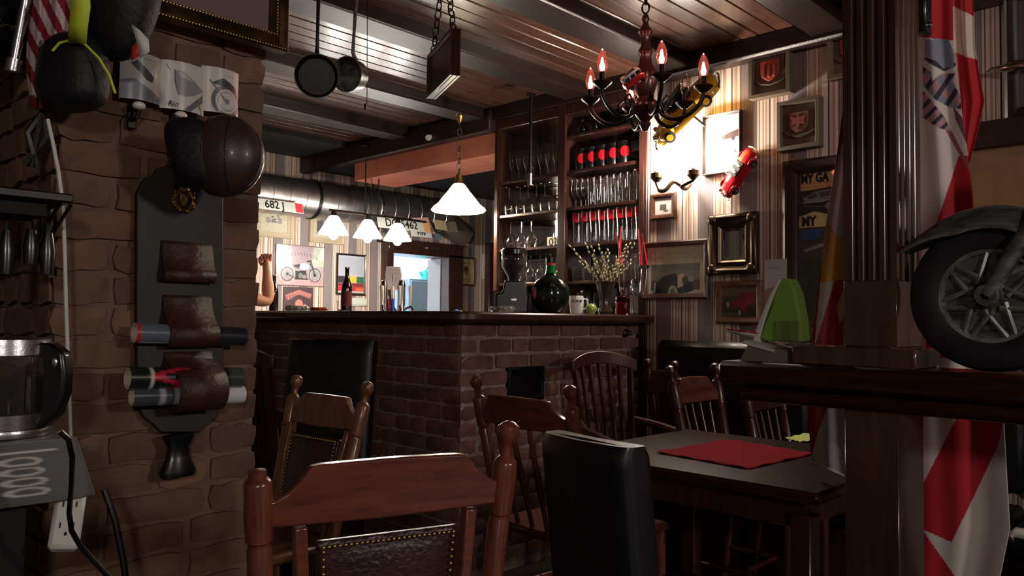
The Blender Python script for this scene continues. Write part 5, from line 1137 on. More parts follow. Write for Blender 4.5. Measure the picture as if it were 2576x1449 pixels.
mb = MB(); mb.grid(lambda a, b: (.333+.02*b+.01*math.sin(a*7)*b, .14-.315*a, zt-.001-(.11+.03*math.sin(a*5))*b), 20, 14); MT['drape'] = mat('grey_drape', (112, 104, 98), .8); solid(mb.build('side_drape', 'drape', TC))
k0 = pZ(8, 1094, 1.50); KT = thing('kettle', 'glass and steel electric kettle on the side table', 'kettle', (k0.x, k0.y, zt+.004), AZ-math.pi/2)
S = 1.50/F
def kz(y): return (1092-y)*S
MB().lathe([(.0001, 0), (.078, 0), (.080, .008), (.078, .014), (.0001, .014)], 40).build('base', 'steel', KT)
MB().lathe([(.0001, .015), (.075, .015), (.077, kz(1036)), (.074, kz(1034)), (.0001, kz(1040))], 40).build('lower_band', 'steel', KT)
MB().lathe([(.075, kz(1034)), (.0755, kz(960)), (.074, kz(892))], 40).build('glass_body', 'gl', KT)
MB().lathe([(.0001, kz(1033)), (.072, kz(1033)), (.072, kz(952)), (.0001, kz(951))], 32).build('water', glass('kettle_water', (.62, .64, .55), .06), KT)
MB().lathe([(.0745, kz(893)), (.0765, kz(890)), (.0745, kz(852)), (.06, kz(848)), (.0001, kz(846))], 40).build('upper_band', 'steel', KT)
hp = [(.062, kz(856)), (.095, kz(862)), (.118, kz(885)), (.123, kz(930)), (.122, kz(985)), (.108, kz(1040)), (.085, kz(1070)), (.070, kz(1075))]
hi = [(.062, kz(882)), (.072, kz(890)), (.078, kz(905)), (.080, kz(935)), (.079, kz(980)), (.077, kz(1020)), (.074, kz(1045)), (.068, kz(1055))]
MB().strip(hp, hi, -.017, .017).build('handle', 'blackpl', KT, bev=.006)
MB().sphere((.104, -.019, kz(908)), .008, 10, 7, (.7, .4, 1.3)).build('switch', 'steel', KT)
cb = [(150, 1085), (172, 1105), (182, 1150), (180, 1220), (174, 1290), (180, 1335), (200, 1370), (235, 1410), (268, 1445), (300, 1480)]
o = MB().tube([pZ(x, y, 1.27+.0004*(y-1085))-pZ(180, 1200, 1.3) for x, y in cb], .0045, 8).build('black_cable', 'blackpl'); o.location = pZ(180, 1200, 1.3); tag(o, 'black kettle cord hanging over the printed cloth', 'cord')
cb = [(262, 1230), (275, 1265), (290, 1310), (300, 1360), (310, 1410), (318, 1470)]
o = MB().tube([pZ(x, y, 1.62)-pZ(290, 1310, 1.62) for x, y in cb], .007, 8).build('black_cable', 'blackpl'); o.location = pZ(290, 1310, 1.62); tag(o, 'thick black cord hanging against the pier bricks', 'cord')
p0, p1 = pZ(182, 1232, 1.52), pZ(158, 1385, 1.46); t = thing('power_strip', 'white power strip dangling below the side table', 'power strip', M=along(p1, p0)); L = (p0-p1).length
iv = t.matrix_world.inverted(); bpy.context.view_layer.update(); fdir = (t.matrix_world.inverted().to_3x3() @ (CAM-p1)).normalized(); ang = math.atan2(fdir.y, fdir.x)
Rm = rotZ(ang+math.pi/2); MB().box((0, 0, L/2), (.052, .032, L), Rm, b=.007).build('body', 'offwhite', t)
for k in range(3):
    for dx in (-.011, .011): MB().box((dx, -.0165, .03+.04*k+.012), (.0025, .002, .010), Rm).build('socket_slot', 'black', t)
    MB().box((0, -.0165, .03+.04*k-.004), (.004, .002, .006), Rm).build('socket_slot', 'black', t)
# ================================================================== right: rail, column, flags, wheel ornament, napkins
RU = 1.90; zr1 = pu(2220, 927, RU).z; zr0 = pu(2220, 1005, RU).z; vE = pu(1806, 930, RU).y
RA = thing('partition_rail', 'thick dark wooden rail running to the right edge', 'railing', (RU, 0, 0))
MB().box((.085, (vE-.35)/2, (zr1+zr0)/2+.004), (.19, vE+.35, zr1-zr0-.008), b=.012).build('handrail', 'railwood', RA)
MB().lathe([(.0001, 0), (.022, 0), (.022, vE+.30), (.0001, vE+.30)], 16, T(.035, -.36, zr0-.012) @ Matrix.Rotation(-math.pi/2, 4, 'X')).build('under_moulding', 'railwood', RA)
MB().box((.09, .6745, (zr0-.03)/2), (.17, .125, zr0-.03), b=.004).build('post', 'column', RA)
MB().box((.09, -.30, (zr0-.03)/2), (.17, .125, zr0-.03), b=.004).build('post', 'column', RA)
va, vb = pu(1992, 895, RU).y, .575; zp = pu(2150, 872, RU).z
CL = thing('fluted_column', 'dark fluted wooden column standing on the rail', 'column', (RU, 0, 0))
MB().box((.09, (va+vb)/2, (zr1+zp)/2), (.185, va-vb, zp-zr1), b=.004).build('plinth', 'column', CL)
v0, v1 = .614, .735; dpt = .172; zf = pu(2200, 705, RU).z
MB().box((dpt/2, (v0+v1)/2, (zp+zf)/2), (dpt, v1-v0, zf-zp), b=.002).build('base_block', 'column', CL)
def fl_side(n, L, gd):  # fluted edge from 0..L, returns (s, depth)
    r = []; m_ = .012; g = (L-2*m_)/n
    r.append((0, 0))
    for i in range(n):
        a = m_+i*g+g*.10; b = m_+(i+1)*g-g*.10
        for k in range(9): q = k/8; r.append((a+(b-a)*q, gd*math.sin(math.pi*q)**.6))
    r.append((L, 0)); return r
pl = [(d, v1-s) for s, d in fl_side(4, v1-v0, .009)][:-1]+[(s, v0+d) for s, d in fl_side(4, dpt, .009)]+[(dpt, v1)]
MB().prism([(x, -y) for x, y in pl], 0, 2.6-zf, axes((1, 0, 0), (0, 0, 1), (0, -1, 0), (0, 0, zf))).build('fluted_shaft', 'column', CL, ang=30)
# flags
def colA(x, y):
    if inside(x, y, [(2082, 560), (2112, 600), (2240, 560), (2240, 690), (2108, 704), (2064, 712)]): return (212, 150, 44)
    if inside(x, y, [(2128, 330), (2108, 400), (2083, 505), (2072, 600), (2064, 710), (2050, 864), (2053, 864), (2100, 706), (2124, 680), (2240, 700), (2240, 330)]): return (206, 190, 190)
    if inside(x, y, [(2106, 770), (2122, 730), (2130, 790), (2112, 810)]): return (210, 150, 130)
    if inside(x, y, [(2082, 1020), (2056, 1090), (2040, 1150), (2260, 1270), (2260, 1020)]): return (206, 196, 200)
    return (170, 28, 40)
fA = thing('hanging_flag', 'red and white flag with yellow emblem hanging left of the column', 'flag', (2.12, .75, 0))
mb, cl = flagmesh(interp([(2150, -300), (2140, 0), (2124, 240), (2104, 400), (2078, 560), (2062, 700), (2042, 860), (2032, 1030), (2040, 1143), (2044, 1160)]), lambda y: 2200, -300, 1160, lambda x, y, w: pu(x, y+max(0, y-1000)/160*.45*(x-2040), 2.13+w+.03*min(1, max(0, (y-900)/200))), colA, 110, 600, .012, 2.2)
mb.v = [(x-2.12, y-.75, z) for x, y, z in mb.v]; solid(mb.build('cloth', 'cloth', fA, cols=cl)); MB().tube([Vector(mb.v[i]) for i in range(600*111, 601*111, 6)], .004, 6).build('hem', 'whitecloth', fA)
def colB(x, y):
    g, k, pk, w, rd = (128, 132, 150), (52, 48, 62), (176, 130, 138), (206, 194, 188), (178, 26, 36)
    if y < 95+.10*(x-2330): return rd
    if inside(x, y, [(2326, 100), (2385, 96), (2402, 140), (2398, 168), (2372, 172), (2350, 150), (2326, 140)]): return g
    if inside(x, y, [(2326, 142), (2352, 152), (2372, 172), (2404, 156), (2404, 166), (2376, 180), (2352, 168), (2326, 150)]): return k
    if inside(x, y, [(2322, 168), (2342, 180), (2345, 206), (2366, 186), (2404, 184), (2396, 204), (2420, 250), (2418, 275), (2384, 268), (2352, 250), (2322, 212)]):
        return k if math.sin(x*.16+y*.11) > .35 else (pk if math.sin(x*.09-y*.13) > -.2 else g)
    if inside(x, y, [(2322, 228), (2350, 262), (2378, 298), (2392, 330), (2360, 322), (2322, 296)]): return pk if (x+y) % 34 > 14 else k
    if inside(x, y, [(2372, 318), (2396, 332), (2440, 420), (2438, 430)]): return (150, 84, 92)
    if inside(x, y, [(2398, 268), (2424, 300), (2442, 380), (2438, 376), (2404, 300)]): return (110, 70, 80)
    if inside(x, y, [(2412, 392), (2480, 392), (2480, 900), (2330, 900), (2330, 640)]): return rd
    if y > 900:
        if inside(x, y, [(2412, 1040), (2530, 1040), (2512, 1120), (2394, 1364), (2318, 1330), (2318, 1225)]): return rd
        if inside(x, y, [(2300, 1325), (2322, 1335), (2410, 1460), (2300, 1460)]): return rd
    return w
fB = thing('hanging_flag', 'long printed white and red banner hanging right of the column', 'flag', (2.36, .6, 0))
mb, cl = flagmesh(lambda y: 2262, interp([(2396, -40), (2398, 95), (2422, 300), (2446, 470), (2452, 560), (2480, 760), (2526, 1065), (2541, 1330), (2515, 1460), (2500, 1500)]), -420, 1500, lambda x, y, w: pu(x, y, 2.34+w), colB, 130, 900, .012, 2.4)
mb.v = [(x-2.36, y-.6, z) for x, y, z in mb.v]; solid(mb.build('cloth', 'cloth', fB, cols=cl))
def colC(x, y): return (206, 190, 178) if 14+.5*(x-2395) < y < 128+.6*(x-2400)-.004*(x-2400)**2 else (172, 22, 32)
fC = thing('hanging_flag', 'red white red flag hanging behind the printed banner', 'flag', (2.55, .6, 0))
mb, cl = flagmesh(interp([(2370, -360), (2384, -40), (2400, 330), (2410, 420)]), interp([(2446, -40), (2452, 120), (2476, 255), (2462, 320), (2436, 420)]), -360, 420, lambda x, y, w: pu(x, y, 2.52+w), colC, 60, 320, .015, 2)
mb.v = [(x-2.55, y-.6, z) for x, y, z in mb.v]; solid(mb.build('cloth', 'cloth', fC, cols=cl)); q = pu(2447, -40, 2.55)-Vector(fC.location); q2 = pu(2442, 180, 2.55)-Vector(fC.location)
MB().cyl(q2, q+Vector((0, 0, .2)), .004).build('flag_stick', 'offwhite', fC)
t = thing('column_bracket', 'black bracket fixed to the side of the column near the ceiling', 'bracket', pu(2318, 40, 2.08)); MB().box((.02, 0, .03), (.05, .022, .14), b=.004).build('arm', 'blackpl', t); MB().sphere((.02, -.012, -.02), .008, 8, 6).build('screw', 'chrome', t)
# motorcycle wheel ornament
wc = pu(2496, 730, 1.955); Rw = .165; wc.z = zr1+Rw+.001
WH = thing('motorcycle_ornament', 'black and silver motorcycle front wheel ornament standing on the rail', 'ornament', (1.955, wc.y, wc.z), -math.pi/2)
RXm = Matrix.Rotation(math.pi/2, 4, 'X')
ty = [(Rw*.62, -.026), (Rw*.80, -.036), (Rw*.95, -.027), (Rw*.99, -.012), (Rw, 0), (Rw*.99, .012), (Rw*.95, .027), (Rw*.80, .036), (Rw*.62, .026), (Rw*.60, .0)]
MB().lathe(ty+[ty[0]], 72, RXm).build('tyre', 'rubber', WH)
MB().lathe([(Rw*.56, -.022), (Rw*.62, -.030), (Rw*.65, -.026), (Rw*.60, -.010), (Rw*.60, .010), (Rw*.65, .022), (Rw*.56, .020), (Rw*.54, 0), (Rw*.56, -.022)], 60, RXm).build('rim', 'wheelmetal', WH)
MB().lathe([(.0001, .008), (Rw*.57, .008), (Rw*.57, .012), (.0001, .012)], 48, RXm).build('wheel_disc', 'agedmetal', WH)
for i in range(7):
    a = 2*math.pi*i/7+.2
    for sg in (-1, 1):
        p0 = Vector((Rw*.20*math.cos(a+sg*.25), -.024, Rw*.20*math.sin(a+sg*.25))); p1 = Vector((Rw*.57*math.cos(a-sg*.36), -.016, Rw*.57*math.sin(a-sg*.36)))
        MB().tube([p0, (p0+p1)/2+Vector((0, -.003, 0)), p1], [.0065, .0055, .006], 6).build('spoke', 'wheelmetal', WH)
MB().lathe([(.0001, -.034), (Rw*.13, -.034), (Rw*.15, -.026), (Rw*.21, -.02), (Rw*.22, -.010), (Rw*.2, .02), (.0001, .02)], 30, RXm @ Matrix.Diagonal((1, 1, -1, 1))).build('hub', 'agedmetal', WH)
MB().lathe([(.0001, .058), (.010, .058), (.013, .053), (.013, .040), (.0001, .040)], 6, RXm).build('axle_nut', 'chrome', WH)
fd = MB(); rows = 30; secn = 9
def fen(a, b):
    th = math.radians(150-128*a); r0 = Rw*1.16; q = (b*2-1); w_ = .056*min(1, .25+a*6)**.5; dr = -.30*Rw*abs(q)**3*min(1, .1+a*3.2)
    flare = .03*max(0, (.15-a)/.15); return (math.cos(th)*(r0+dr+flare), q*w_, math.sin(th)*(r0+dr)+.004)
fd.grid(fen, rows, 14); solid(fd.build('mudguard', 'agedmetal', WH), .004)
MB().tube([fen(i/30, .0) for i in range(31)], .004, 6).build('mudguard_edge', 'wheelmetal', WH)
for sy in (-1, 1):
    d = Vector((.50, 0, .87)).normalized(); p0 = Vector((0, sy*.048, 0)); MB().tube([p0, p0+d*.05, p0+d*.12, p0+d*.42], [.014, .017, .019, .017], 14).build('fork_leg', 'agedmetal', WH)
    MB().lathe([(.0001, -.010), (.022, -.010), (.024, 0), (.022, .010), (.0001, .010)], 20, T(0, sy*.048, 0) @ RXm).build('fork_lug', 'agedmetal', WH)
MB().cyl((0, -.055, 0), (0, .055, 0), .007).build('axle', 'chrome', WH)
MB().sphere((.20, 0, .33), .05, 18, 12, (.9, .8, 1)).build('headlamp', 'agedmetal', WH)
# napkins and menu on the rail end
NB = thing('menu_box', 'grey card box under the green napkins on the rail', 'box', (RU+.02, pu(1925, 890, RU+.02).y, zr1), -math.pi/2)
bw = pu(1858, 890, RU+.02).y-pu(1990, 890, RU+.02).y; bh = pu(1925, 872, RU+.02).z-zr1
MB().prism([(-bw/2, .001), (bw/2, .001), (bw/2, bh*.75), (-bw/2+.025, bh*1.12)], 0, .13).build('box', 'cardboard', NB); 
sl = [(x, z) for x, z in ((-bw/2+.010, bh*1.14), (bw*.17, bh*.66), (bw*.19, bh*.84), (-bw/2+.018, bh*1.38))]; MB().prism(sl, -.006, .135).build('lid', 'offwhite', NB)
bz = zr1+bh*.95+.012
o = pu(1960, 862, RU+.07); NP = thing('napkin_holder', 'folded green napkins in a clear acrylic holder', 'napkins', o, -math.pi/2)
def lz(pts, uu=RU+.07): return [((o.y-q.y), q.z-o.z) for q in (pu(x, y, uu) for x, y in pts)]
MB().prism(lz([(1912, 858), (1925, 800), (1948, 738), (1962, 702), (1985, 700), (2000, 735), (2013, 800), (2018, 860)]), 0, .055).build('green_napkin', 'greencloth', NP, bev=.006)
MB().prism(lz([(1895, 862), (1900, 838), (1915, 795), (1936, 745), (1958, 706), (1966, 702), (1948, 740), (1924, 805), (1912, 862)]), -.004, .05).build('white_napkin', 'whitecloth', NP, bev=.003)
MB().prism(lz([(1916, 850), (1950, 760), (1958, 760), (1930, 855)]), -.006, .0).build('napkin_fold', 'greencloth', NP)
h0 = lz([(1956, 868), (2018, 868), (2018, 806), (1956, 806)]); MB().prism(h0, -.012, -.009).build('holder_front', 'plastic_clear', NP)
MB().prism(h0, .066, .069).build('holder_back', 'plastic_clear', NP); x0_, x1_ = h0[0][0], h0[1][0]; MB().box(((x0_+x1_)/2, .028, h0[0][1]-.001), (x1_-x0_, .08, .003)).build('holder_base', 'plastic_clear', NP)
o2 = pu(1950, 751, RU+.16); MC = thing('menu_card', 'white menu card standing behind the green napkins', 'menu', o2, -math.pi/2-.2)
w_ = pu(1919, 720, RU+.16).y-pu(1980, 720, RU+.16).y; h_ = pu(1950, 652, RU+.16).z-pu(1950, 850, RU+.16).z
MB().box((0, .002, 0), (w_, .003, h_)).build('card', 'offwhite', MC); c_ = Cv(50, h_/w_, (206, 196, 200)); c_.scrib(.25, .28, .75, .34, 1, (120, 110, 130), .05); c_.scrib(.12, .55, .9, 2.4, 14, (170, 160, 166), .03); sheet(c_, w_*.98, h_*.98, MC, y=-.0006)
MC.location.z += 0
o3 = [pu(1826, 828, RU+.05), pu(1905, 838, RU+.05), pu(1905, 852, RU+.12), pu(1850, 832, RU+.14)]
BRO = thing('brochure', 'red and white brochure sticking out beside the napkins', 'brochure', o3[0]); mb = MB(); mb.add([q-o3[0] for q in o3], [(0, 1, 2, 3)]); solid(mb.build('cover', 'red', BRO), .003)
mb = MB(); mb.add([q-o3[0]-Vector((0, 0, .004)) for q in o3], [(0, 1, 2, 3)]); solid(mb.build('pages', 'offwhite', BRO), .003)
# ================================================================== things on the bar
ZC = 1.2145
def onl(px, u=2.5): p = pu(px, 790, u); p.z = ZC; return p     # left leg of the counter
def onr(px, v=2.75): p = pv(px, 790, v); p.z = ZC; return p    # right leg
def sc_at(p): return (p-CAM).dot(_fw)/F
def bottle(name, label, p, h, r, m, cap, lab=None):
    t = thing(name, label, 'bottle', p); MB().lathe([(.0001, 0), (r*.95, 0), (r, .006), (r, h*.50), (r*.93, h*.58), (r*.55, h*.72), (r*.38, h*.80), (r*.36, h*.93), (r*.42, h*.94), (r*.42, h*.965), (r*.36, h*.97), (.0001, h*.97)], 24).build('body', m, t)
    MB().lathe([(r*.43, h*.965), (r*.43, h*.995), (.0001, h)], 16).build('cap', cap, t)
    if lab: MB().lathe([(r+.0006, h*.12), (r+.0006, h*.45)], 20, arc=(math.radians(150), math.radians(330))).build('paper_label', lab, t, 'printed paper label')
    return t
p = onl(871); s = sc_at(p); MT['labelred'] = mat('beer_label', (150, 40, 44), .6, n=(30, (60, 44, 30), (1, 1, 1)))
bottle('beer_bottle', 'brown beer bottle with red label standing on the counter', p, 112*s, 13.5*s, 'browngl', 'chrome', 'labelred')
p = onl(688, 2.48); s = sc_at(p); bottle('beer_bottle', 'brown swing-top beer bottle by the raised forearm', p, 92*s, 11*s, 'browngl', 'porcelain')
def ashtray(label, p, r, m):
    t = thing('ashtray', label, 'ashtray', p); MB().lathe([(.0001, 0), (r*.9, 0), (r, r*.15), (r, r*.5), (r*.85, r*.5), (r*.8, r*.2), (.0001, r*.16)], 24).build('bowl', m, t)
    for k in range(12): a = 2*math.pi*k/12; MB().sphere((r*.98*math.cos(a), r*.98*math.sin(a), r*.28), r*.14, 8, 6).build('facet', m, t)
    return t
MT['crystal'] = mat('cut_crystal', (196, 190, 170), .12, spec=.9, n=(90, (60, 54, 44), (1, 1, 1)), bump=1, bs=90)
MT['ambercr'] = mat('amber_crystal', (190, 84, 30), .15, n=(70, (120, 46, 18), (1, 1, 1)))
p = onl(747, 2.5); ashtray('cut crystal ashtray on the counter below the dark poster', p, 27*sc_at(p), 'crystal')
p = onl(802, 2.55); ashtray('amber glass ashtray on the counter beside the beer bottle', p, 20*sc_at(p), 'ambercr')
p = onr(1263, 2.62); ashtray('cut crystal ashtray before the coffee grinder', p, 30*sc_at(p), 'crystal')
p = onl(856, 2.62); t = thing('shot_glass', 'small clear shot glass beside the beer bottle', 'glass', p); MB().lathe([(.0001, .002), (.018, 0), (.019, .01), (.022, .065)], 16).build('body', 'gl', t); MB().lathe([(.0001, .0035), (.0175, .0035), (.0175, .012), (.0001, .012)], 14).build('base', 'crystal', t)
# beer taps on the working counter
for i, (px, lab) in enumerate(((966, 'chrome beer tap tower nearest the striped wall'), (1010, 'chrome beer tap tower in front of the bright doorway'))):
    p = pu(px, 740, 3.05); s = sc_at(p); top = pu(px, 704, 3.05).z; t = thing('beer_tap', lab, 'beer tap', (p.x, p.y, .931)); h = top-.931
    MB().lathe([(.0001, 0), (.045, 0), (.045, .012), (.026, .03), (.024, h-.03), (.018, h-.006), (.0001, h)], 24).build('tower', 'chrome', t)
    for dx in (-.035, .05):
        MB().tube([(dx*.3, 0, h*.62), (dx, -.03, h*.66), (dx*1.2, -.05, h*.60), (dx*1.2, -.05, h*.50)], .008, 8).build('spout', 'chrome', t)
        MB().tube([(dx, -.02, h*.66), (dx, -.025, h*.78), (dx, -.02, h*.92)], [.006, .010, .013], 10).build('tap_handle', 'porcelain', t)
p = pu(990, 690, 3.12); t = thing('tap_badge', 'white beer badge board above the taps', 'badge', (p.x, p.y, .931), AZ-math.pi/2); h = p.z-.931
MB().cyl((0, 0, 0), (0, 0, h), .010).build('stem', 'chrome', t); MB().prism([(-.05, h-.10), (.05, h-.10), (.055, h), (.045, h+.05), (-.045, h+.05), (-.055, h)], -.008, .008).build('board', 'mugwhite', t, bev=.004)
for px, m, lab in ((977, 'red', 'small red soda dispenser bottle between the taps'), (988, 'bluebtl', 'small blue dispenser bottle between the taps')):
    if 'bluebtl' not in MT: MT['bluebtl'] = mat('blue_plastic', (40, 80, 200), .3)
    p = pu(px, 760, 2.95); zt_ = pu(px, 752, 2.95).z; t = thing('dispenser_bottle', lab, 'bottle', (p.x, p.y, .931)); h = zt_-.931; MB().lathe([(.0001, 0), (.026, 0), (.028, h*.6), (.012, h*.8), (.010, h), (.0001, h)], 16).build('body', m, t); MB().cyl((0, 0, h), (0, 0, h+.02), .006, .003, 8).build('nozzle', 'mugwhite', t)
# coffee grinder
p = onr(1292, 2.90); s = sc_at(p); GR = thing('coffee_grinder', 'black coffee grinder with bean-filled clear hopper', 'grinder', p, AZ-math.pi/2)
MB().prism([(-.095, 0), (.075, 0), (.08, .09), (.06, .17), (-.05, .17), (-.06, .11), (-.095, .10)], -.06, .06).build('body', 'blackpl', GR, bev=.008)
MB().box((-.088, -.0, .06), (.05, .09, .11), b=.006).build('dosing_chamber', 'darkwood', GR); MB().box((.0, -.062, .07), (.03, .004, .014), b=.002).build('badge', 'steel', GR)
hz = (783-718)*s
MB().lathe([(.030, .165), (.033, .19), (.066, .245), (.068, .25), (.068, 150*s), (.066, 152*s)], 32).build('hopper', 'hopper', GR)
MB().lathe([(.0001, .175), (.028, .175), (.032, .195), (.064, .247), (.064, .283), (.05, .290), (.0001, .292)], 28).build('coffee_beans', 'beans', GR)
MB().lathe([(.0001, 163*s), (.06, 163*s), (.070, 158*s), (.070, 148*s), (.066, 147*s)], 32).build('lid', 'blackpl', GR)
# round flask
p = onr(1384, 2.70); s = sc_at(p); FLK = thing('round_flask', 'big round dark green flask bottle with red oval label', 'bottle', p, AZ-math.pi/2)
MT['darkgreen'] = mat('filled_green_glass', (10, 24, 18), .06, coat=.6); MT['neckgreen'] = mat('green_neck_glass', (16, 110, 44), .08, coat=.5, emit=(.02, .25, .06), es=.0)
r = 49*s; cz_ = 48*s
MB().lathe([(.0001, 0), (r*.55, 0), (r*.8, r*.25), (r*.96, r*.6), (r, cz_), (r*.95, cz_+r*.35), (r*.78, cz_+r*.66), (r*.5, cz_+r*.88), (r*.30, cz_+r*1.02), (r*.26, cz_+r*1.12)], 40, Matrix.Diagonal((1, .78, 1, 1))).build('body', 'darkgreen', FLK)
MB().lathe([(r*.27, cz_+r*1.08), (r*.24, cz_+r*1.3), (r*.22, cz_+r*1.58), (.0001, cz_+r*1.58)], 24).build('neck', 'neckgreen', FLK, 'bright green glass neck')
MB().lathe([(r*.235, cz_+r*1.50), (r*.24, cz_+r*1.62)], 20).build('seal_band', 'tailred', FLK); MB().lathe([(r*.25, cz_+r*1.60), (r*.26, cz_+r*1.90), (.0001, cz_+r*1.92)], 20).build('cap', 'blackpl', FLK)
bd = FLK; lbm = MB(); lbm.sphere((-r*.80, -r*.42, cz_+r*.05), r*.30, 20, 12, (.55, .30, 1.0), Matrix.Identity(4)); lbm.build('oval_label', 'labelred', FLK, 'red and gold oval label')
# mug with hearts
p = onr(1450, 2.74); s = sc_at(p); MG = thing('heart_mug', 'white mug with dark heart pattern', 'mug', p, AZ-math.pi/2)
MB().lathe([(.0001, 0), (.030, 0), (.036, .02), (.040, .06), (.038, .10), (.035, .10), (.037, .06), (.033, .02), (.0001, .012)], 28).build('body', 'mugwhite', MG)
hm = [(0, -.9), (.9, .1), (.85, .65), (.45, .85), (0, .5), (-.45, .85), (-.85, .65), (-.9, .1)]
for k, dx in enumerate((-.020, 0, .020)): MB().prism([(dx+x*.008, .07+z*.009) for x, z in hm], -.043, -.030).build('heart', 'framedark', MG)
MB().tube([(.036, 0, .085), (.06, 0, .08), (.062, 0, .04), (.038, 0, .025)], .005, 8).build('handle', 'mugwhite', MG)
p = onr(1464, 2.83); t = thing('coffee_pot', 'small dark coffee pot between mug and vase', 'pot', p); MB().lathe([(.0001, 0), (.034, 0), (.03, .05), (.022, .09), (.03, .12), (.0001, .125)], 20).build('body', 'blackpl', t); MB().tube([(.026, 0, .11), (.055, 0, .105), (.05, 0, .05)], .006, 8).build('handle', 'blackpl', t); MB().sphere((0, 0, .13), .008, 8, 6).build('knob', 'chrome', t)
p = onr(1487, 2.66); s = sc_at(p); AP = thing('green_pot', 'small round green glazed pot beside the vase', 'pot', p); r = 14.5*s
MB().lathe([(.0001, 0), (r*.6, 0), (r, r*.8), (r*.9, r*1.4), (r*.45, r*1.8), (.0001, r*1.85)], 22).build('body', 'apple', AP); MB().cyl((0, 0, r*1.8), (r*.2, 0, r*2.2), .003, n=6).build('stalk', 'twig', AP)
for dx in (-.4, .4): MB().sphere((dx*r, -.2*r, r*1.75), r*.12, 8, 6).build('stud', 'porcelain', AP)
# vase with willow branches
p = onr(1522, 2.66); s = sc_at(p); VS = thing('willow_vase', 'dark glazed vase holding pussy willow branches', 'vase', p, AZ-math.pi/2)
MB().lathe([(.0001, 0), (16*s, 0), (20*s, 8*s), (14*s, 25*s), (16*s, 48*s), (24*s, 76*s), (26*s, 82*s), (23*s, 78*s), (13*s, 45*s), (.0001, 20*s)], 28).build('vase', 'vase', VS)
MB().tube([(-16*s, 0, 55*s), (-27*s, 0, 50*s), (-27*s, 0, 30*s), (-17*s, 0, 14*s)], 2.2*s, 8).build('handle', 'vase', VS)
r5 = random.Random(5); CAT = MB().sphere((0, 0, .005), .0052, 7, 6, (1, 1, 1.9)).mesh('catkin', MT['willow'])
tips = [(-88, 170), (-70, 150), (-50, 176), (-36, 165), (-16, 172), (-4, 150), (8, 160), (26, 140), (48, 172), (60, 178), (74, 176), (80, 150), (-62, 130), (40, 130), (66, 128), (-28, 135)]
for k, (tx, tz) in enumerate(tips):
    yd = r5.uniform(-.05, .03); pts = [Vector((tx*.10*s, 0, 60*s)), Vector((tx*.42*s, yd*.4, (60+(tz-60)*.5)*s)), Vector((tx*s, yd, tz*s))]
    b = MB().tube(pts, [.0022, .0018, .0012], 5).build('branch', 'twig', VS)
    for q in range(9):
        f = .28+.72*q/8; a_ = pts[0].lerp(pts[1], f*2) if f < .5 else pts[1].lerp(pts[2], f*2-1); dr = (pts[2]-pts[0]).normalized()
        sd = Vector((r5.uniform(-1, 1), r5.uniform(-1, 1), .3)).normalized(); ax = (dr*1.2+sd*.8).normalized()
        c = part('catkin', CAT, b, along(a_+sd*.004, a_+sd*.004+ax))
# candle holder
p = onr(1590, 2.575); s = sc_at(p); CD = thing('candelabra', 'chrome candle holder with slender red candles at the bar end', 'candle holder', p, AZ-math.pi/2)
MB().lathe([(.0001, 0), (.032, 0), (.034, .006), (.010, .014), (.007, .10), (.010, .11), (.007, .19), (.0001, .20)], 22).build('stem', 'chrome', CD)
for dx, lean, h in ((-34, .05, 105), (-22, -.20, 92), (24, -.08, 100), (38, -.16, 88)):
    e = Vector((dx*s, r5.uniform(-.02, .02), 118*s)); MB().tube([(0, 0, .13), (e.x*.5, e.y*.5, .105), (e.x*.9, e.y, .13), e], .004, 8).build('arm', 'chrome', CD)
    MB().lathe([(.0001, -.004), (.006, -.002), (.014, .014), (.015, .018), (.010, .014), (.0001, .004)], 16, T(*e)).build('cup', 'chrome', CD)
    MB().cyl(e+Vector((0, 0, .004)), e+Vector((lean*h*s, 0, h*s)), .0085, .003, 12).build('candle', 'candle', CD, 'slender red candle')
p = onr(1566, 2.70); s = sc_at(p); t = thing('liqueur_bottle', 'square amber liqueur bottle behind the vase', 'bottle', p, .4); MB().box((0, 0, .055), (.07, .07, .11), b=.006).build('body', 'amber', t); MB().box((0, 0, .036), (.06, .06, .07), b=.004).build('liquor', mat('amber_liquor', (120, 44, 20), .2), t); MB().cyl((0, 0, .11), (0, 0, .145), .012).build('neck', 'amber', t); MB().cyl((0, 0, .145), (0, 0, .16), .014).build('stopper', 'chrome', t)
p = onl(1150, 2.70); t = thing('plastic_toy', 'tiny blue and yellow plastic clip on the counter', 'clip', p); MB().sphere((0, 0, .006), .014, 10, 6, (1.6, .6, .5)).build('body', 'bluebtl', t); MB().sphere((.024, 0, .005), .010, 10, 6, (1.5, .6, .5)).build('tip', 'yellow', t)
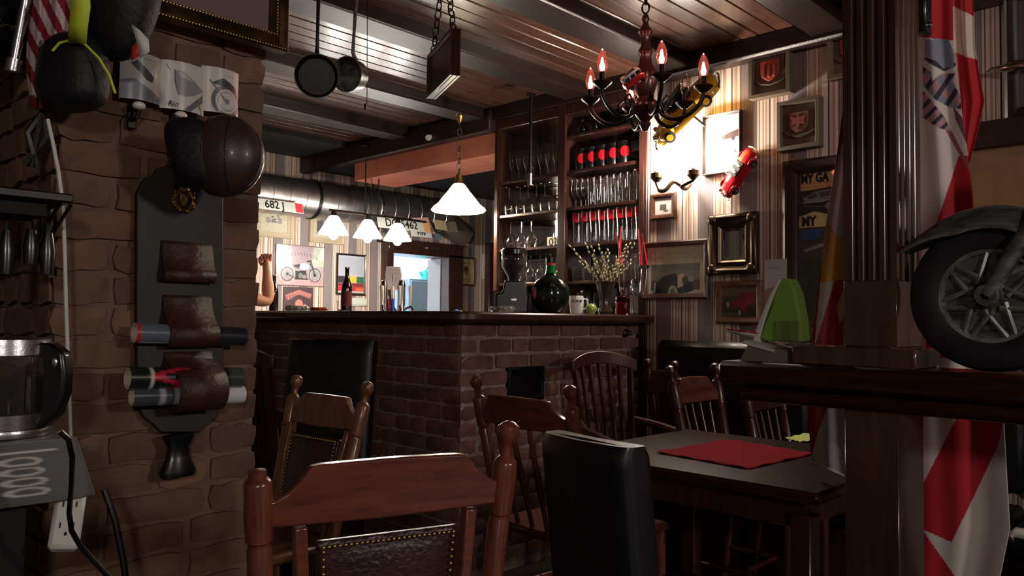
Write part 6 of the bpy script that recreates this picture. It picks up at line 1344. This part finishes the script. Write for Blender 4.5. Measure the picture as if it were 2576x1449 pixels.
# refrigerator and watering can in the kitchen
a_, b_ = pv(1030, 700, 7.0), pv(1086, 700, 7.0); w = .62
RF = thing('refrigerator', 'grey blue refrigerator in the kitchen doorway', 'refrigerator', (a_.x+w/2, 7.0+.3, 0)); hR = a_.z
MB().box((0, 0, hR/2), (w, .6, hR), b=.01).build('body', 'fridge', RF); MB().box((0, -.31, hR*.36), (w-.02, .03, hR*.68), b=.006).build('door', 'fridge', RF); MB().box((0, -.31, hR*.86), (w-.02, .03, hR*.25), b=.006).build('door', 'fridge', RF); MB().box((-w/2+.06, -.335, hR*.5), (.02, .025, .25), b=.004).build('handle', 'steel', RF)
q = pv(1072, 690, 7.2); t = thing('watering_can', 'teal plastic watering can on top of the refrigerator', 'watering can', (q.x, 7.2, hR)); s = 7.9/F
MB().lathe([(.0001, 0), (14*s, 0), (16*s, 6*s), (13*s, 26*s), (.0001, 30*s)], 20).build('body', 'leaf', t); MB().tube([(-10*s, 0, 8*s), (-20*s, 0, 18*s), (-26*s, 0, 24*s)], [.02, .014, .018], 8).build('spout', 'leaf', t); MB().tube([(-4*s, 0, 28*s), (6*s, 0, 40*s), (18*s, 0, 32*s), (15*s, 0, 12*s)], .012, 8).build('handle', 'leaf', t)
t = thing('kitchen_shelf', 'pale blue kitchen shelf glimpsed at the top of the doorway', 'shelf', (5.6, 8.6, 2.02)); MB().box((0, 0, 0), (1.6, .2, .09)).build('board', 'fridge', t); MB().box((.3, -.105, 0), (.2, .01, .05)).build('clip', 'black', t)
# ---------------------------------------------------------------- person behind the pier, forearm raised on the counter
def skin_mesh(name, pts, edges, m, parent=None, sub=2):
    me = bpy.data.meshes.new(name); me.from_pydata([p[:3] for p in pts], edges, []); me.update(); o = bpy.data.objects.new(name, me); COL.objects.link(o)
    if parent: o.parent = parent
    sk = o.modifiers.new('skin', 'SKIN'); sk.use_smooth_shade = True
    for i, p in enumerate(pts): me.skin_vertices[0].data[i].radius = (p[3], p[4] if len(p) > 4 else p[3])
    me.skin_vertices[0].data[0].use_root = True
    if sub: sb_ = o.modifiers.new('sub', 'SUBSURF'); sb_.levels = sub; sb_.render_levels = sub
    me.materials.append(MT[m]); return o
E_ = pu(676, 764, 2.40); W_ = pu(672, 690, 2.40); K_ = pu(669, 652, 2.40)
bx, by = 1.93, E_.y+.22
PS = thing('person', 'person in dark shirt at the bar raising a bare forearm', 'person', (bx, by, 0))
def L_(p): return (p[0]-bx, p[1]-by, p[2])
e, w, kn = L_(E_), L_(W_), L_(K_); e = (e[0], e[1], ZC+.047)
B = [(0, 0, .80, .13, .10), (.02, 0, .98, .12, .09), (.05, 0, 1.18, .13, .10), (.07, 0, 1.34, .08, .07), (.08, 0, 1.40, .058, .058), (.10, 0, 1.46, .072, .078), (.11, 0, 1.55, .085, .095), (.10, 0, 1.63, .06, .07),
     (.06, -.16, 1.36, .055), (e[0]*.6+.03, e[1]-.0, 1.30, .046), (e[0], e[1], e[2], .040), ((e[0]*.55+w[0]*.45), (e[1]*.55+w[1]*.45), e[2]*.55+w[2]*.45, .043), (w[0], w[1], w[2], .026), (kn[0]*.6+w[0]*.4, kn[1]*.6+w[1]*.4, kn[2]*.6+w[2]*.4, .034, .022), (kn[0], kn[1], kn[2], .036, .022),
     (.06, .16, 1.36, .055), (.20, .24, 1.16, .045), (.36, .12, 1.25, .034), (.42, .04, 1.255, .030),
     (.10, -.10, .80, .09), (.31, -.12, .78, .065), (.33, -.12, .42, .05), (.31, -.12, .36, .04), (.10, .10, .80, .09), (.31, .12, .78, .065), (.33, .12, .42, .05), (.31, .12, .36, .04)]
Ed = [(0, 1), (1, 2), (2, 3), (3, 4), (4, 5), (5, 6), (6, 7), (2, 8), (8, 9), (9, 10), (10, 11), (11, 12), (12, 13), (13, 14), (2, 15), (15, 16), (16, 17), (17, 18), (0, 19), (19, 20), (20, 21), (21, 22), (0, 23), (23, 24), (24, 25), (25, 26)]
bd = skin_mesh('body', B, Ed, 'skin', PS)
rv, uv = _rt, Vector((0, 0, 1)); kv = Vector(kn)
for i in range(4):
    b0 = kv+rv*(-.026+.018*i)+uv*.004; fdv = -_fw
    P4 = [b0-uv*.02, b0+uv*.012, b0+uv*(.026-.003*abs(i-1.5))+fdv*.012+rv*.008, b0+uv*.018+fdv*.030+rv*.012, b0+uv*.0+fdv*.030+rv*.010]
    skin_mesh('finger', [(*q, r_) for q, r_ in zip(P4, (.009, .0095, .009, .0085, .008))], [(j, j+1) for j in range(4)], 'skin', bd)
P4 = [kv-uv*.04-rv*.02, kv-uv*.015-rv*.034+fdv*.01, kv+uv*.006-rv*.030+fdv*.024, kv+uv*.014-rv*.010+fdv*.034]
skin_mesh('thumb', [(*q, r_) for q, r_ in zip(P4, (.012, .0105, .010, .0085))], [(j, j+1) for j in range(3)], 'skin', bd)
skin_mesh('shirt', [(0, 0, .74, .175, .15), (.02, 0, .96, .155, .125), (.05, 0, 1.18, .155, .125), (.068, 0, 1.36, .095, .085), (.06, -.16, 1.36, .07), (e[0]*.45+.03, e[1]*.8-.03, 1.31, .062), (.06, .16, 1.36, .07), (.17, .22, 1.20, .058)], [(0, 1), (1, 2), (2, 3), (2, 4), (4, 5), (2, 6), (6, 7)], 'shirt', PS)
skin_mesh('trousers', [(0, 0, .82, .15, .12), (.10, -.10, .80, .10), (.31, -.12, .78, .08), (.33, -.12, .36, .06), (.10, .10, .80, .10), (.31, .12, .78, .08), (.33, .12, .36, .06)], [(0, 1), (1, 2), (2, 3), (0, 4), (4, 5), (5, 6)], 'trousers', PS)
MB().sphere((.090, 0, 1.59), .108, 20, 14, (.98, .92, 1.0)).build('hair', 'hair', PS); MB().sphere((.205, 0, 1.53), .018, 10, 8, (1, .7, 1.2)).build('nose', 'skin', PS)
for sy in (-1, 1):
    MB().sphere((.190, sy*.032, 1.555), .012, 10, 8).build('eye', 'porcelain', PS); MB().sphere((.10, sy*.092, 1.53), .022, 10, 8, (.7, .4, 1.3)).build('ear', 'skin', PS)
    MB().box((.36, sy*.12, .335), (.2, .09, .08), b=.03).build('shoe', 'blackpl', PS)
MB().box((.190, 0, 1.48), (.01, .045, .010), b=.003).build('mouth', 'tailred', PS)
t = thing('bar_stool', 'tall dark bar stool under the person at the counter', 'stool', (bx, by, 0)); MB().lathe([(.0001, .62), (.18, .62), (.19, .64), (.18, .67), (.0001, .68)], 26).build('seat', 'leather', t)
for k in range(4): a = math.pi/4+k*math.pi/2; MB().cyl((.19*math.cos(a), .19*math.sin(a), 0), (.13*math.cos(a), .13*math.sin(a), .62), .016).build('leg', 'chairdark', t)
MB().tube([(.17*math.cos(a), .17*math.sin(a), .26) for a in [2*math.pi*k/20 for k in range(20)]], .009, 6, True).build('foot_ring', 'chrome', t)
